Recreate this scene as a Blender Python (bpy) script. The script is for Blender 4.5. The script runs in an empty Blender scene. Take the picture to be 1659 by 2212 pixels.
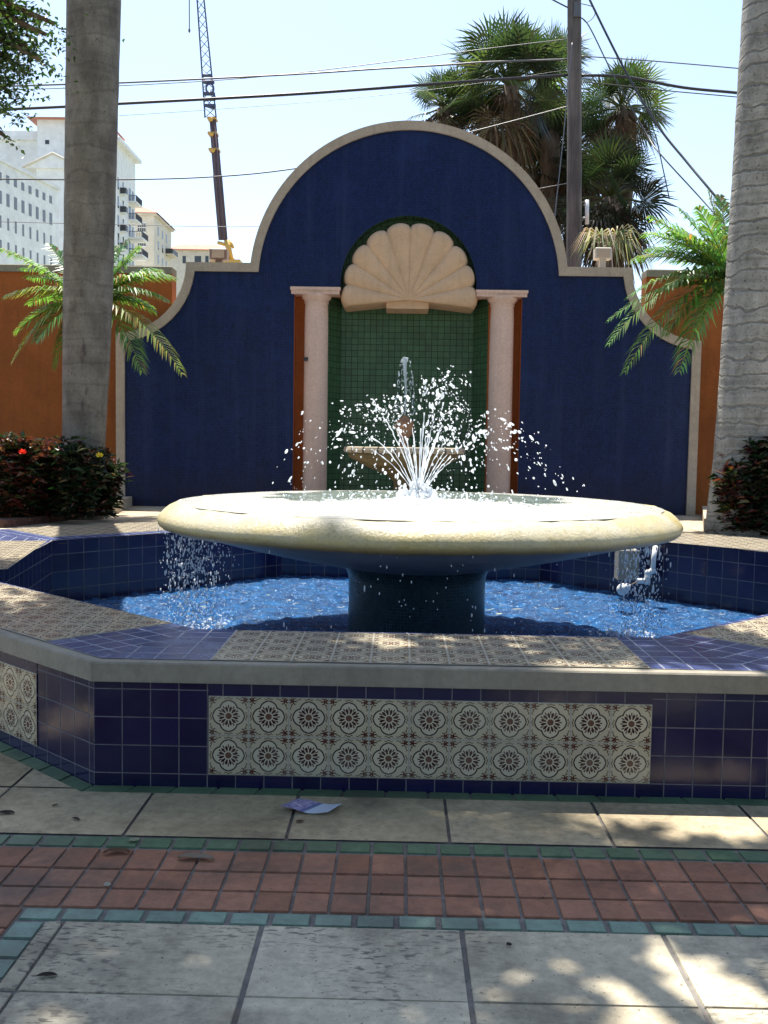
import bpy, math, random
import numpy as np
from mathutils import Vector, Matrix
from mathutils.geometry import tessellate_polygon
R_ = math.radians
random.seed(7); rng = np.random.default_rng(7)
sc = bpy.context.scene

# ---------------------------------------------------------------- camera
CH, PITCH, YAW, ROLL, CX, FPX = 1.3312, R_(3.929), R_(0.8896), R_(0.9017), -0.1297, 2097.47
fw = Vector((-math.sin(YAW)*math.cos(PITCH), math.cos(YAW)*math.cos(PITCH), -math.sin(PITCH)))
rt = Vector((math.cos(YAW), math.sin(YAW), 0)); upv = rt.cross(fw)
R2 = math.cos(ROLL)*rt + math.sin(ROLL)*upv
U2 = -math.sin(ROLL)*rt + math.cos(ROLL)*upv
CO = Vector((CX, 0, CH))
cam = bpy.data.cameras.new("camera"); camo = bpy.data.objects.new("camera", cam)
sc.collection.objects.link(camo); sc.camera = camo
m = Matrix((R2, U2, -fw)).transposed().to_4x4(); m.translation = CO; camo.matrix_world = m
cam.sensor_fit = 'VERTICAL'; cam.sensor_height = 36; cam.lens = 36*FPX/2212
cam.clip_start = 0.05; cam.clip_end = 3000

# ---------------------------------------------------------------- light
EL, ROT = R_(69), R_(-16)          # behind the wall, a little to the left
SUN = Vector((math.sin(ROT)*math.cos(EL), math.cos(ROT)*math.cos(EL), math.sin(EL)))
w = bpy.data.worlds.new("World"); sc.world = w; w.use_nodes = True
nt = w.node_tree; bg = nt.nodes['Background']
sky = nt.nodes.new('ShaderNodeTexSky'); sky.sky_type = 'NISHITA'; sky.sun_disc = False
sky.sun_elevation = EL; sky.sun_rotation = ROT % (2*math.pi); sky.air_density = 1.0; sky.dust_density = 1.5; sky.ozone_density = .8
nt.links.new(sky.outputs[0], bg.inputs[0]); bg.inputs[1].default_value = 0.135
sl = bpy.data.lights.new("sun", 'SUN'); sl.energy = 5.0; sl.angle = R_(0.55); sl.color = (1, .95, .86)
so = bpy.data.objects.new("sun", sl); sc.collection.objects.link(so)
so.rotation_euler = SUN.to_track_quat('Z', 'Y').to_euler()
sc.view_settings.view_transform = 'Standard'; sc.view_settings.look = 'None'
sc.view_settings.exposure = 1.05; sc.view_settings.gamma = 1

# ---------------------------------------------------------------- helpers
def at(px, py, Y):                 # photo position (1659x2212) at a known distance Y
    d = fw + R2*((px-829.5)/FPX) - U2*((py-1106)/FPX); return CO + d*((Y-CO.y)/d.y)
def gz(px, py, z):                 # photo position on a known level z
    d = fw + R2*((px-829.5)/FPX) - U2*((py-1106)/FPX); return CO + d*((z-CO.z)/d.z)
PPM = lambda Y: FPX/Y

class N:                            # tiny node helper
    def __init__(s, name):
        s.m = bpy.data.materials.new(name); s.m.use_nodes = True; s.t = s.m.node_tree
        s.b = s.t.nodes['Principled BSDF']; s.out = s.t.nodes['Material Output']
    def n(s, t, **k):
        x = s.t.nodes.new('ShaderNode'+t)
        for a, v in k.items(): setattr(x, a, v)
        return x
    def l(s, a, b): s.t.links.new(a, b)
    def put(s, sock, v):
        if hasattr(v, 'links') or isinstance(v, bpy.types.NodeSocket): s.l(v, sock)
        else: sock.default_value = v
    def math(s, op, a, b=None, c=None, clamp=False):
        x = s.n('Math', operation=op, use_clamp=clamp); s.put(x.inputs[0], a)
        if b is not None: s.put(x.inputs[1], b)
        if c is not None: s.put(x.inputs[2], c)
        return x.outputs[0]
    def mix(s, f, a, b, bt='MIX'):
        x = s.n('Mix', data_type='RGBA', blend_type=bt); s.put(x.inputs[0], f)
        s.put(x.inputs[6], a if not isinstance(a, tuple) else (*a[:3], 1)); s.put(x.inputs[7], b if not isinstance(b, tuple) else (*b[:3], 1))
        return x.outputs[2]
    def obj(s): return s.n('TexCoord').outputs['Object']
    def uv(s): return s.n('TexCoord').outputs['UV']
    def map(s, v, scale=(1,1,1), loc=(0,0,0), rot=(0,0,0)):
        x = s.n('Mapping'); s.l(v, x.inputs[0]); x.inputs[1].default_value = loc; x.inputs[2].default_value = rot; x.inputs[3].default_value = scale
        return x.outputs[0]
    def noise(s, v, sc=5, det=4, rough=.55, dist=0):
        x = s.n('TexNoise'); s.l(v, x.inputs['Vector']); x.inputs['Scale'].default_value = sc
        x.inputs['Detail'].default_value = det; x.inputs['Roughness'].default_value = rough; x.inputs['Distortion'].default_value = dist
        return x.outputs[0]
    def ramp(s, f, *st):
        x = s.n('ValToRGB'); s.l(f, x.inputs[0]); e = x.color_ramp.elements
        while len(e) < len(st): e.new(.5)
        for i, (p, c) in enumerate(st):
            e[i].position = p; e[i].color = (c, c, c, 1) if isinstance(c, (int, float)) else (*c[:3], 1)
        return x.outputs[0]
    def bump(s, h, st=.3, d=.01, nrm=None):
        x = s.n('Bump'); s.l(h, x.inputs['Height']); x.inputs['Strength'].default_value = st; x.inputs['Distance'].default_value = d
        if nrm is not None: s.l(nrm, x.inputs['Normal'])
        s.l(x.outputs[0], s.b.inputs['Normal']); return x.outputs[0]
    def base(s, c, rough=.6, **k):
        s.put(s.b.inputs['Base Color'], c if not isinstance(c, tuple) else (*c[:3], 1)); s.put(s.b.inputs['Roughness'], rough)
        for a, v in k.items(): s.put(s.b.inputs[a.replace('_', ' ')], v)
        return s.m

def plaster(name, c, rough=.75, var=.25, sc=3.0, bump=.25, dirt=(.10,.09,.07), da=.35, spec=.3):
    k = N(name); o = k.obj()
    f = k.noise(o, sc, 6, .6); f2 = k.noise(o, sc*14, 4, .6); f3 = k.noise(k.map(o, (6,6,.6)), 1.4, 5, .65)
    d = k.ramp(f, (.35, 1.0), (.7, 1-var)); col = k.mix(1.0, c, d, 'MULTIPLY')
    dm = k.math('MULTIPLY', k.ramp(f3, (.5, 0), (.78, 1)), da)
    col = k.mix(dm, col, dirt); col = k.mix(.25, col, k.mix(1.0, col, k.ramp(f2, (.3, .5), (.7, 1.3)), 'MULTIPLY'))
    k.bump(f2, bump, .008); return k.base(col, rough, Specular_IOR_Level=spec)

def tilegrid(k, uv, gw, warp=0):
    """returns (grout mask 0..1, random value per tile, frac x, frac y)"""
    sx = k.n('SeparateXYZ'); k.l(uv, sx.inputs[0])
    out = []
    for a in (0, 1):
        fr = k.math('FRACT', sx.outputs[a]); e = k.math('MINIMUM', fr, k.math('SUBTRACT', 1.0, fr)); out.append((fr, e))
    e = k.math('MINIMUM', out[0][1], out[1][1])
    mask = k.math('SUBTRACT', 1.0, k.math('SMOOTH_MIN', 1.0, k.math('DIVIDE', e, gw), .0), clamp=True)
    fl = k.n('VectorMath', operation='FLOOR'); k.l(uv, fl.inputs[0])
    wn = k.n('TexWhiteNoise', noise_dimensions='3D'); k.l(fl.outputs[0], wn.inputs['Vector'])
    return mask, wn.outputs[0], out[0][0], out[1][0]

def tile_mat(name, c1, c2, grout, gw=.035, rough=.12, bumps=.5, dirt=0.0, dirtc=(.5,.5,.6), spec=.5):
    k = N(name); uv = k.uv(); mask, rnd, fx, fy = tilegrid(k, uv, gw)
    gm = k.math('GREATER_THAN', mask, .25)
    col = k.mix(rnd, c1, c2)
    o = k.obj(); f = k.noise(o, 4, 6, .65); f2 = k.noise(o, 60, 3, .6)
    col = k.mix(k.ramp(f2, (.35, 0), (.8, .5)), col, k.mix(1.0, col, (1.8, 1.7, 1.5), 'MULTIPLY'))
    if dirt: col = k.mix(k.math('MULTIPLY', k.ramp(f, (.5, 0), (.72, 1)), dirt), col, dirtc)
    gcol = k.mix(k.ramp(k.noise(o, 9, 4, .6), (.3, 0), (.7, 1)), grout, tuple(g*.45 for g in grout))
    col = k.mix(gm, col, gcol)
    h = k.math('SUBTRACT', k.math('MULTIPLY_ADD', rnd, .12, 1.0), mask)
    h = k.math('ADD', h, k.math('MULTIPLY', k.noise(o, 12, 2, .5), .5))
    k.bump(h, bumps, .004)
    r = k.math('MULTIPLY_ADD', gm, .6, k.math('MULTIPLY_ADD', k.ramp(f, (.3, 0), (.75, 1)), .18, rough))
    return k.base(col, r, Specular_IOR_Level=spec)

def deco_mat():
    k = N('patterned_tile'); uv = k.uv(); mask, rnd, fx, fy = tilegrid(k, uv, .022)
    x = k.math('SUBTRACT', fx, .5); y = k.math('SUBTRACT', fy, .5)
    ax = k.math('ABSOLUTE', x); ay = k.math('ABSOLUTE', y)
    mx = k.math('MAXIMUM', ax, ay); mn = k.math('MINIMUM', ax, ay)
    def length(a, b): return k.math('SQRT', k.math('ADD', k.math('MULTIPLY', a, a), k.math('MULTIPLY', b, b)))
    r = length(x, y); th = k.math('ARCTAN2', y, x)
    # cloud-shaped frame: four big lobes with small pointed tips
    d1 = k.math('SUBTRACT', length(k.math('SUBTRACT', mx, .175), mn), .215)
    tip = k.math('SUBTRACT', k.math('ADD', k.math('SUBTRACT', mx, .41), k.math('MULTIPLY', mn, 1.0)), .0)
    tip = k.math('MAXIMUM', tip, k.math('SUBTRACT', mn, .045))
    d = k.math('MINIMUM', d1, tip)
    line = k.math('LESS_THAN', k.math('ABSOLUTE', d), .017)
    inside = k.math('LESS_THAN', d, 0)
    inl = k.math('LESS_THAN', k.math('ABSOLUTE', k.math('ADD', d, .03)), .004)
    # flower: twelve petals alternating long/short, centre disc
    pet = k.math('COSINE', k.math('MULTIPLY', th, 12)); pet2 = k.math('COSINE', k.math('MULTIPLY', th, 4))
    lim = k.math('MULTIPLY_ADD', r, -4.5, .25)
    p = k.math('GREATER_THAN', k.math('MULTIPLY', pet, -1), lim)
    rr = k.math('MULTIPLY', k.math('GREATER_THAN', r, .11), k.math('LESS_THAN', r, k.math('MULTIPLY_ADD', k.math('MULTIPLY', pet, -1), .035, .215)))
    petal = k.math('MULTIPLY', p, rr)
    spike = k.math('MULTIPLY', k.math('GREATER_THAN', pet, .72), k.math('MULTIPLY', k.math('GREATER_THAN', r, .20), k.math('LESS_THAN', r, .28)))
    disc = k.math('LESS_THAN', r, .08); ring = k.math('MULTIPLY', k.math('GREATER_THAN', r, .08), k.math('LESS_THAN', r, .095))
    # corners
    qx = k.math('SUBTRACT', .5, ax); qy = k.math('SUBTRACT', .5, ay)
    cx = k.math('SUBTRACT', qx, .1); cy = k.math('SUBTRACT', qy, .1); cr = length(cx, cy); ct = k.math('ARCTAN2', cy, cx)
    cf = k.math('LESS_THAN', cr, k.math('MULTIPLY_ADD', k.math('COSINE', k.math('MULTIPLY', ct, 5)),   .024, .058))
    c2r = k.math('ABSOLUTE', k.math('SUBTRACT', cr, .088)); ca = k.math('GREATER_THAN', k.math('COSINE', k.math('MULTIPLY', ct, 7)), .1)
    cring = k.math('MULTIPLY', k.math('LESS_THAN', c2r, .017), ca)
    # little curls along the tile edges
    edge = k.math('MINIMUM', qx, qy); along = k.math('MAXIMUM', qx, qy)
    wv = k.math('SINE', k.math('MULTIPLY', along, 62)); cu = k.math('LESS_THAN', k.math('ABSOLUTE', k.math('SUBTRACT', edge, k.math('MULTIPLY_ADD', wv, .016, .055))), .012)
    cu = k.math('MULTIPLY', cu, k.math('GREATER_THAN', k.math('SINE', k.math('MULTIPLY', along, 31)), -.3))
    outside = k.math('SUBTRACT', 1.0, inside)
    cream = k.mix(rnd, (.52,.45,.31), (.44,.38,.27))
    col = k.mix(inside, cream, k.mix(rnd, (.58,.51,.37), (.50,.45,.34)))
    dark = (.02,.012,.014); red = (.075,.018,.015); olive = (.075,.045,.022)
    col = k.mix(k.math('MULTIPLY', k.math('MAXIMUM', cring, cu), outside), col, olive)
    col = k.mix(k.math('MULTIPLY', cf, outside), col, red)
    col = k.mix(petal, col, k.mix(k.math('LESS_THAN', r, .17), (.035,.008,.012), (.055,.014,.016)))
    col = k.mix(spike, col, red); col = k.mix(disc, col, (.12,.055,.035)); col = k.mix(line, col, dark)
    o = k.obj(); wr = k.ramp(k.noise(o, 3.2, 6, .65), (.5, 0), (.75, .35))
    col = k.mix(wr, col, (.38,.36,.30))
    gm = k.math('GREATER_THAN', mask, .2); col = k.mix(gm, col, (.33,.31,.26))
    h = k.math('ADD', k.math('SUBTRACT', 1.0, mask), k.math('MULTIPLY', k.noise(o, 14, 2, .5), .4)); k.bump(h, .4, .003)
    return k.base(col, k.math('MULTIPLY_ADD', gm, .5, .2), Specular_IOR_Level=.5)

def leaf_mat(name, rough=.35, trans=.35, spec=.45):
    k = N(name); a = k.n('Attribute', attribute_name='Col')
    k.base(a.outputs[0], rough, Specular_IOR_Level=spec)
    tr = k.n('BsdfTranslucent'); k.l(k.mix(1.0, a.outputs[0], (1.6, 1.7, .8), 'MULTIPLY'), tr.inputs[0])
    mx = k.n('MixShader'); mx.inputs[0].default_value = trans
    k.l(k.b.outputs[0], mx.inputs[1]); k.l(tr.outputs[0], mx.inputs[2]); k.l(mx.outputs[0], k.out.inputs[0])
    return k.m

M = {}
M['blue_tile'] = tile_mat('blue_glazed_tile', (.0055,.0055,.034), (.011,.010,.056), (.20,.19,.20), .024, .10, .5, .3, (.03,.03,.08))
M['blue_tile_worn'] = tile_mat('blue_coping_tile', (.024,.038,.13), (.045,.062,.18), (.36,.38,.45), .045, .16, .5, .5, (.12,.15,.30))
M['deco'] = deco_mat()
M['mosaic'] = tile_mat('navy_glass_mosaic', (.0035,.012,.060), (.008,.023,.105), (.012,.016,.038), .10, .30, .35, .45, (.007,.010,.036), spec=.28)
k = N.__new__(N); k.m = M['mosaic']; k.t = k.m.node_tree; k.b = k.t.nodes['Principled BSDF']; src = k.b.inputs['Base Color'].links[0].from_socket; o = k.obj()
strk = k.noise(k.map(o, (5,5,.35)), 1.3, 6, .65); pat = k.noise(k.map(o, (1,1,1), loc=(4,2,7)), 1.1, 5, .6); szz = k.n('SeparateXYZ'); k.l(o, szz.inputs[0])
c_ = k.mix(k.ramp(strk, (.50, 0), (.70, .65)), src, (.020,.034,.095)); c_ = k.mix(k.ramp(pat, (.55, 0), (.7, .45)), c_, (.018,.036,.13))
base_ = k.math('MULTIPLY', k.ramp(k.math('ADD', szz.outputs[2], k.math('MULTIPLY', strk, .9)), (.45, 1), (1.0, 0)), .5); c_ = k.mix(base_, c_, (.03,.026,.034)); k.l(c_, k.b.inputs['Base Color'])
M['mosaic_teal'] = tile_mat('dark_teal_mosaic', (.006,.02,.03), (.012,.04,.055), (.05,.075,.08), .08, .2, .3, .3, (.02,.035,.04))
M['green_tile'] = tile_mat('green_niche_tile', (.034,.088,.040), (.048,.118,.056), (.010,.022,.012), .05, .25, .4, .5, (.03,.045,.028))
M['concrete'] = plaster('grey_concrete', (.34,.305,.24), .8, .25, 3, .35, (.12,.11,.08), .4)
M['coping'] = plaster('tan_stucco', (.50,.40,.30), .8, .2, 3, .3, (.22,.17,.12), .35)
M['coping_g'] = plaster('olive_stucco', (.28,.26,.18), .8, .25, 3, .3, (.12,.11,.08), .4)
M['orange'] = plaster('orange_stucco', (.36,.105,.02), .8, .35, 1.4, .35, (.12,.04,.015), .45)
M['orange2'] = plaster('niche_orange_stucco', (.50,.14,.035), .75, .15, 2, .25, (.3,.08,.03), .2)
M['column'] = plaster('pale_pink_stucco', (.78,.54,.43), .8, .1, 2.5, .06, (.5,.32,.24), .3)
M['shell'] = plaster('sand_cast_stone', (.72,.48,.30), .8, .15, 5, .35, (.3,.2,.12), .3)
M['beige'] = plaster('beige_kerb_stone', (.52,.43,.31), .8, .25, 3, .35, (.2,.15,.1), .45)
M['white_bldg'] = plaster('white_render', (.80,.80,.78), .8, .06, .05, .05, (.6,.6,.58), .2)
M['cream_bldg'] = plaster('cream_render', (.66,.60,.50), .8, .06, .05, .05, (.5,.45,.38), .2)
M['roof'] = plaster('red_clay_roof', (.55,.24,.17), .8, .2, .3, .2, (.35,.15,.1), .3)
M['pool_floor'] = plaster('blue_pool_plaster', (.05,.16,.38), .6, .3, 2, .2, (.03,.08,.2), .3)
M['basin_stone'] = plaster('dark_cast_stone', (.20,.15,.07), .8, .3, 6, .4, (.04,.035,.02), .6)  # darker stone for the basin below its pale rim
M['finial'] = plaster('rusty_cast_stone', (.32,.17,.09), .8, .3, 9, .4, (.08,.045,.03), .5)
k = N('dark_window_glass'); M['glass'] = k.base((.045,.05,.06), .12)
k = N('hazed_window_glass'); M['glass_far'] = k.base((.16,.17,.19), .3)  # window glass with distance haze put into its colour
k = N('black_railing'); M['rail'] = k.base((.04,.04,.045), .5)
k = N('white_plastic'); M['pvc'] = k.base(k.mix(k.noise(k.obj(), 18), (.72,.73,.72), (.55,.56,.55)), .35)
k = N('black_cable'); M['cable'] = k.base((.02,.022,.026), .45)
k = N('grey_cable'); M['cable2'] = k.base((.10,.105,.115), .4)
k = N('crane_steel'); M['crane'] = k.base(k.mix(k.noise(k.obj(), .8), (.07,.045,.055), (.14,.09,.10)), .5)
k = N('crane_blue_lattice'); M['crane_b'] = k.base((.05,.06,.12), .5)
k = N('crane_yellow'); M['crane_y'] = k.base((.62,.36,.07), .5)
k = N('bronze_lamp_housing'); M['bronze'] = k.base(k.mix(k.noise(k.obj(), 14), (.16,.10,.08), (.24,.16,.12)), .45)
k = N('lamp_lens'); M['lens'] = k.base(k.mix(k.noise(k.obj(), 9), (.50,.38,.28), (.42,.31,.23)), .2)
k = N('pale_lamp_housing'); M['lamp_pale'] = k.base((.50,.45,.38), .5)
M['leaf'] = leaf_mat('glossy_leaf', .32, .3); M['frond'] = leaf_mat('palm_frond_leaf', .35, .4)
M['dryleaf'] = leaf_mat('dry_leaf', .8, .15, .2)

# trunk bark
k = N('royal_palm_bark'); o = k.obj()
rings = k.noise(k.map(o, (.25,.25,11)), 1.0, 3, .6, .6); blot = k.noise(k.map(o, (1,1,.5)), 6, 7, .65); spk = k.noise(o, 42, 4, .6)
c = k.ramp(blot, (.28, (.13,.12,.105)), (.45, (.27,.255,.225)), (.62, (.36,.34,.305)), (.8, (.47,.45,.405)))
c = k.mix(1.0, c, k.ramp(rings, (.36, .75), (.5, 1.0), (.66, 1.08)), 'MULTIPLY'); c = k.mix(k.ramp(spk, (.57, 0), (.68, .8)), c, (.07,.062,.055))
wv_ = k.n('TexWave', wave_type='BANDS', bands_direction='Z', wave_profile='SIN'); k.l(o, wv_.inputs['Vector']); wv_.inputs['Scale'].default_value = 1.9; wv_.inputs['Distortion'].default_value = 6.0; wv_.inputs['Detail'].default_value = 4; wv_.inputs['Detail Scale'].default_value = 1.5
rl = k.ramp(wv_.outputs['Fac'], (.0, 1), (.10, 0)); c = k.mix(k.math('MULTIPLY', rl, k.ramp(blot, (.35, .0), (.65, .8))), c, (.10,.09,.075)); c = k.mix(k.ramp(wv_.outputs['Fac'], (.12, 0), (.2, .25), (.35, 0)), c, (.55,.52,.46))
k.bump(k.math('SUBTRACT', k.math('ADD', k.math('MULTIPLY', rings, 1.2), k.math('MULTIPLY', spk, .45)), rl), .7, .018); M['bark'] = k.base(c, .85, Specular_IOR_Level=.2)
k = N('smooth_palm_bark'); o = k.obj()
rings = k.noise(k.map(o, (.3,.3,7)), 1.0, 3, .6, .8); blot = k.noise(k.map(o, (1,1,.45)), 5, 7, .65); spk = k.noise(o, 48, 4, .6); dp_ = k.noise(k.map(o, (3,3,.8), loc=(3,1,0)), 1.5, 4, .6)
c = k.ramp(blot, (.3, (.105,.092,.075)), (.5, (.18,.16,.132)), (.7, (.27,.245,.205)))
c = k.mix(1.0, c, k.ramp(rings, (.36, .86), (.6, 1.05)), 'MULTIPLY'); c = k.mix(k.ramp(spk, (.56, 0), (.68, .6)), c, (.05,.045,.04)); c = k.mix(k.ramp(dp_, (.66, 0), (.74, .7)), c, (.05,.035,.04))
wv_ = k.n('TexWave', wave_type='BANDS', bands_direction='Z', wave_profile='SIN'); k.l(o, wv_.inputs['Vector']); wv_.inputs['Scale'].default_value = 1.1; wv_.inputs['Distortion'].default_value = 7; wv_.inputs['Detail'].default_value = 3
c = k.mix(k.ramp(wv_.outputs['Fac'], (.0, .28), (.05, 0)), c, (.06,.05,.04))
k.bump(k.math('ADD', k.math('MULTIPLY', rings, .6), k.math('MULTIPLY', spk, .5)), .5, .01); M['bark_l'] = k.base(c, .85, Specular_IOR_Level=.2)
k = N('brown_palm_trunk'); o = k.obj(); f = k.noise(k.map(o, (6,6,2)), 1.2, 5, .6)
k.bump(f, .7, .05); M['bark2'] = k.base(k.ramp(f, (.3, (.05,.035,.025)), (.7, (.20,.14,.09))), .9)
k = N('weathered_pole_wood'); o = k.obj(); f = k.noise(k.map(o, (14,14,.7)), 1.5, 6, .7); f2 = k.noise(o, 1.2, 3)
k.bump(f, .6, .02); M['pole'] = k.base(k.mix(k.ramp(f2, (.35, 0), (.65, 1)), k.ramp(f, (.35, (.035,.03,.03)), (.65, (.10,.085,.08))), k.ramp(f, (.35, (.08,.07,.06)), (.65, (.19,.165,.15)))), .85)
k = N('twig_bark'); M['twig'] = k.base(k.mix(k.noise(k.obj(), 20), (.06,.04,.03), (.13,.09,.06)), .85)

# bowl rim and water
k = N('bowl_rim_stone'); o = k.obj(); f = k.noise(o, 5, 6, .65); f2 = k.noise(o, 55, 5, .65)
alg = k.ramp(k.noise(o, 2.1, 5, .6), (.42, 0), (.68, 1))
c = k.mix(alg, (.60,.545,.40), (.56,.44,.13)); c = k.mix(1.0, c, k.ramp(f2, (.35, .78), (.6, 1.05)), 'MULTIPLY')
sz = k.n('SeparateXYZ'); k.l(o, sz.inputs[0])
c = k.mix(k.ramp(k.math('ADD', sz.outputs[2], k.math('MULTIPLY', f, .05)), (.822, .85), (.85, 0)), c, (.20,.12,.05)); c = k.mix(k.ramp(k.math('ADD', sz.outputs[2], k.math('MULTIPLY', f, .06)), (.87, .5), (.93, 0)), c, (.54,.43,.17))  # brown low on the lip: stain, with the shade underneath painted in
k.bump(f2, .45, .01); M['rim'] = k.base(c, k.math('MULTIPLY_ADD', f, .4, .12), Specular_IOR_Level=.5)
k = N('bowl_underside'); o = k.obj(); f = k.noise(k.map(o, (1,1,3)), 3, 5, .6)
k.bump(f, .2, .01); M['under'] = k.base(k.ramp(f, (.3, (.22,.25,.28)), (.7, (.36,.40,.43))), .45)
def water_mat(name, c1, c2, sc, foamc, foam_center=None, foam_r=1.0, fa=.8, rough=.06, bs=.5, spec=.6, lowf=0, shore_glare=False):
    k = N(name); o = k.obj()
    f = k.noise(k.map(o, (1, 1.6, 1)), sc, 5, .62, .6); f2 = k.noise(o, sc*4.2, 4, .65, .4)
    col = k.mix(k.ramp(f, (.35, 0), (.65, 1)), c1, c2)
    fm = k.ramp(f2, (.60, 0), (.68, 1))
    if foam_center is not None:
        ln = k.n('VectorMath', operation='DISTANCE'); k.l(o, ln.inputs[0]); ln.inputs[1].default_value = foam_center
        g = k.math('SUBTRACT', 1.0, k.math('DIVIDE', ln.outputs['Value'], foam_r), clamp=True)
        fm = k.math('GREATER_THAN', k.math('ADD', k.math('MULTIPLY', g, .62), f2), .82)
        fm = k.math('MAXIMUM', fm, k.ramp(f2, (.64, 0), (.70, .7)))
    if shore_glare:      # thin water over pale stone at the lip, plus front sun glare painted in
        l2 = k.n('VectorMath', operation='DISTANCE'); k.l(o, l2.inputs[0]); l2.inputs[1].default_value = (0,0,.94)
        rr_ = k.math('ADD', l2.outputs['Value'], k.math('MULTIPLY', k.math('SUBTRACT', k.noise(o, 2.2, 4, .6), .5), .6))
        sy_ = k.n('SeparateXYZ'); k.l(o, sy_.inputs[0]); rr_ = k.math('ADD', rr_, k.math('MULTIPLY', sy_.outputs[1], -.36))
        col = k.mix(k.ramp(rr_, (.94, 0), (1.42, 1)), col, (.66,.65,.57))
    fm = k.math('MULTIPLY', fm, fa); col = k.mix(fm, col, foamc)
    k.bump(k.math('ADD', f, k.math('MULTIPLY', f2, .5)), bs, .05)
    return k.base(col, k.math('MULTIPLY_ADD', fm, .4, rough), Specular_IOR_Level=spec)
M['water'] = water_mat('blue_pool_water', (.004,.030,.105), (.018,.115,.30), 9, (.45,.66,.82), None, 1, .6, .14, .8, .18)
M['bowl_water'] = water_mat(shore_glare=True, *('bowl_water', (.10,.14,.115), (.19,.235,.20), 6, (.88,.90,.88), (0.05,-.5,.95), 1.35, .92, .08, .6))  # foam reaches forward past the jets to carry painted wet sheen too
k = N('white_splash_water'); k.base((.90,.93,.96), .12, Specular_IOR_Level=.8)
tr = k.n('BsdfTranslucent'); tr.inputs[0].default_value = (.95,.97,1,1); mx = k.n('MixShader'); mx.inputs[0].default_value = .45
k.l(k.b.outputs[0], mx.inputs[1]); k.l(tr.outputs[0], mx.inputs[2]); k.l(mx.outputs[0], k.out.inputs[0]); M['drop'] = k.m
k = N('thin_water_film'); k.base((.75,.85,.9), .05, Alpha=.35, Specular_IOR_Level=.8); M['film'] = k.m

# ground
def paver(name, c1, c2, spec=.25, rough=.75, scr=0.0, dark=(.05,.045,.04)):
    k = N(name); o = k.obj(); a = k.n('Attribute', attribute_name='Col').outputs['Fac']
    f = k.noise(o, 2.2, 7, .65); f2 = k.noise(o, 26, 6, .7); sp = k.noise(o, 70, 3, .6)
    col = k.mix(a, c1, c2)
    col = k.mix(1.0, col, k.ramp(f, (.3, .62), (.5, 1.0), (.72, 1.14)), 'MULTIPLY')
    col = k.mix(1.0, col, k.ramp(f2, (.3, .74), (.65, 1.12)), 'MULTIPLY')
    pits = k.ramp(sp, (.655, 0), (.70, 1)); col = k.mix(k.math('MULTIPLY', pits, .75), col, dark)
    if scr:
        s = k.noise(k.map(o, (26, 75, 1), rot=(0,0,.3)), 1.0, 2, .5, .2); zone = k.ramp(k.noise(o, 1.5, 3, .55), (.48, 0), (.60, 1))
        sm = k.math('MULTIPLY', k.ramp(s, (.54, 0), (.62, 1)), zone); col = k.mix(k.math('MULTIPLY', sm, scr), col, (.12,.105,.09))
    st = k.ramp(k.noise(o, 1.3, 8, .70), (.49, 0), (.68, .75)); col = k.mix(st, col, (.09,.075,.06))
    k.bump(k.math('SUBTRACT', f2, pits), .45, .006)
    return k.base(col, rough, Specular_IOR_Level=spec)
M['slab'] = paver('sandstone_slab', (.42,.335,.205), (.50,.41,.27), scr=.35)
M['slab2'] = paver('limestone_slab', (.50,.43,.305), (.59,.52,.385), scr=.8)
M['terr'] = paver('terrace_paving', (.46,.37,.26), (.54,.44,.32))
M['red'] = paver('terracotta_paver', (.27,.118,.066), (.38,.175,.105), .3, .65)
M['grn'] = paver('green_border_tile', (.085,.155,.08), (.12,.20,.11), .45, .4)
M['teal'] = paver('sea_green_border_tile', (.13,.22,.16), (.18,.28,.215), .45, .4)
M['mortar'] = paver('grey_mortar', (.20,.185,.17), (.23,.21,.195))
k = N('mulch'); o = k.obj(); f = k.noise(o, 30, 5, .7); k.bump(f, 1, .05); M['mulch'] = k.base(k.ramp(f, (.3, (.03,.015,.012)), (.55, (.15,.07,.05)), (.8, (.32,.20,.15))), .9)
k = N('far_ground'); M['far'] = k.base(k.mix(k.noise(k.obj(), .05), (.16,.18,.10), (.26,.25,.20)), .9)

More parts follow.
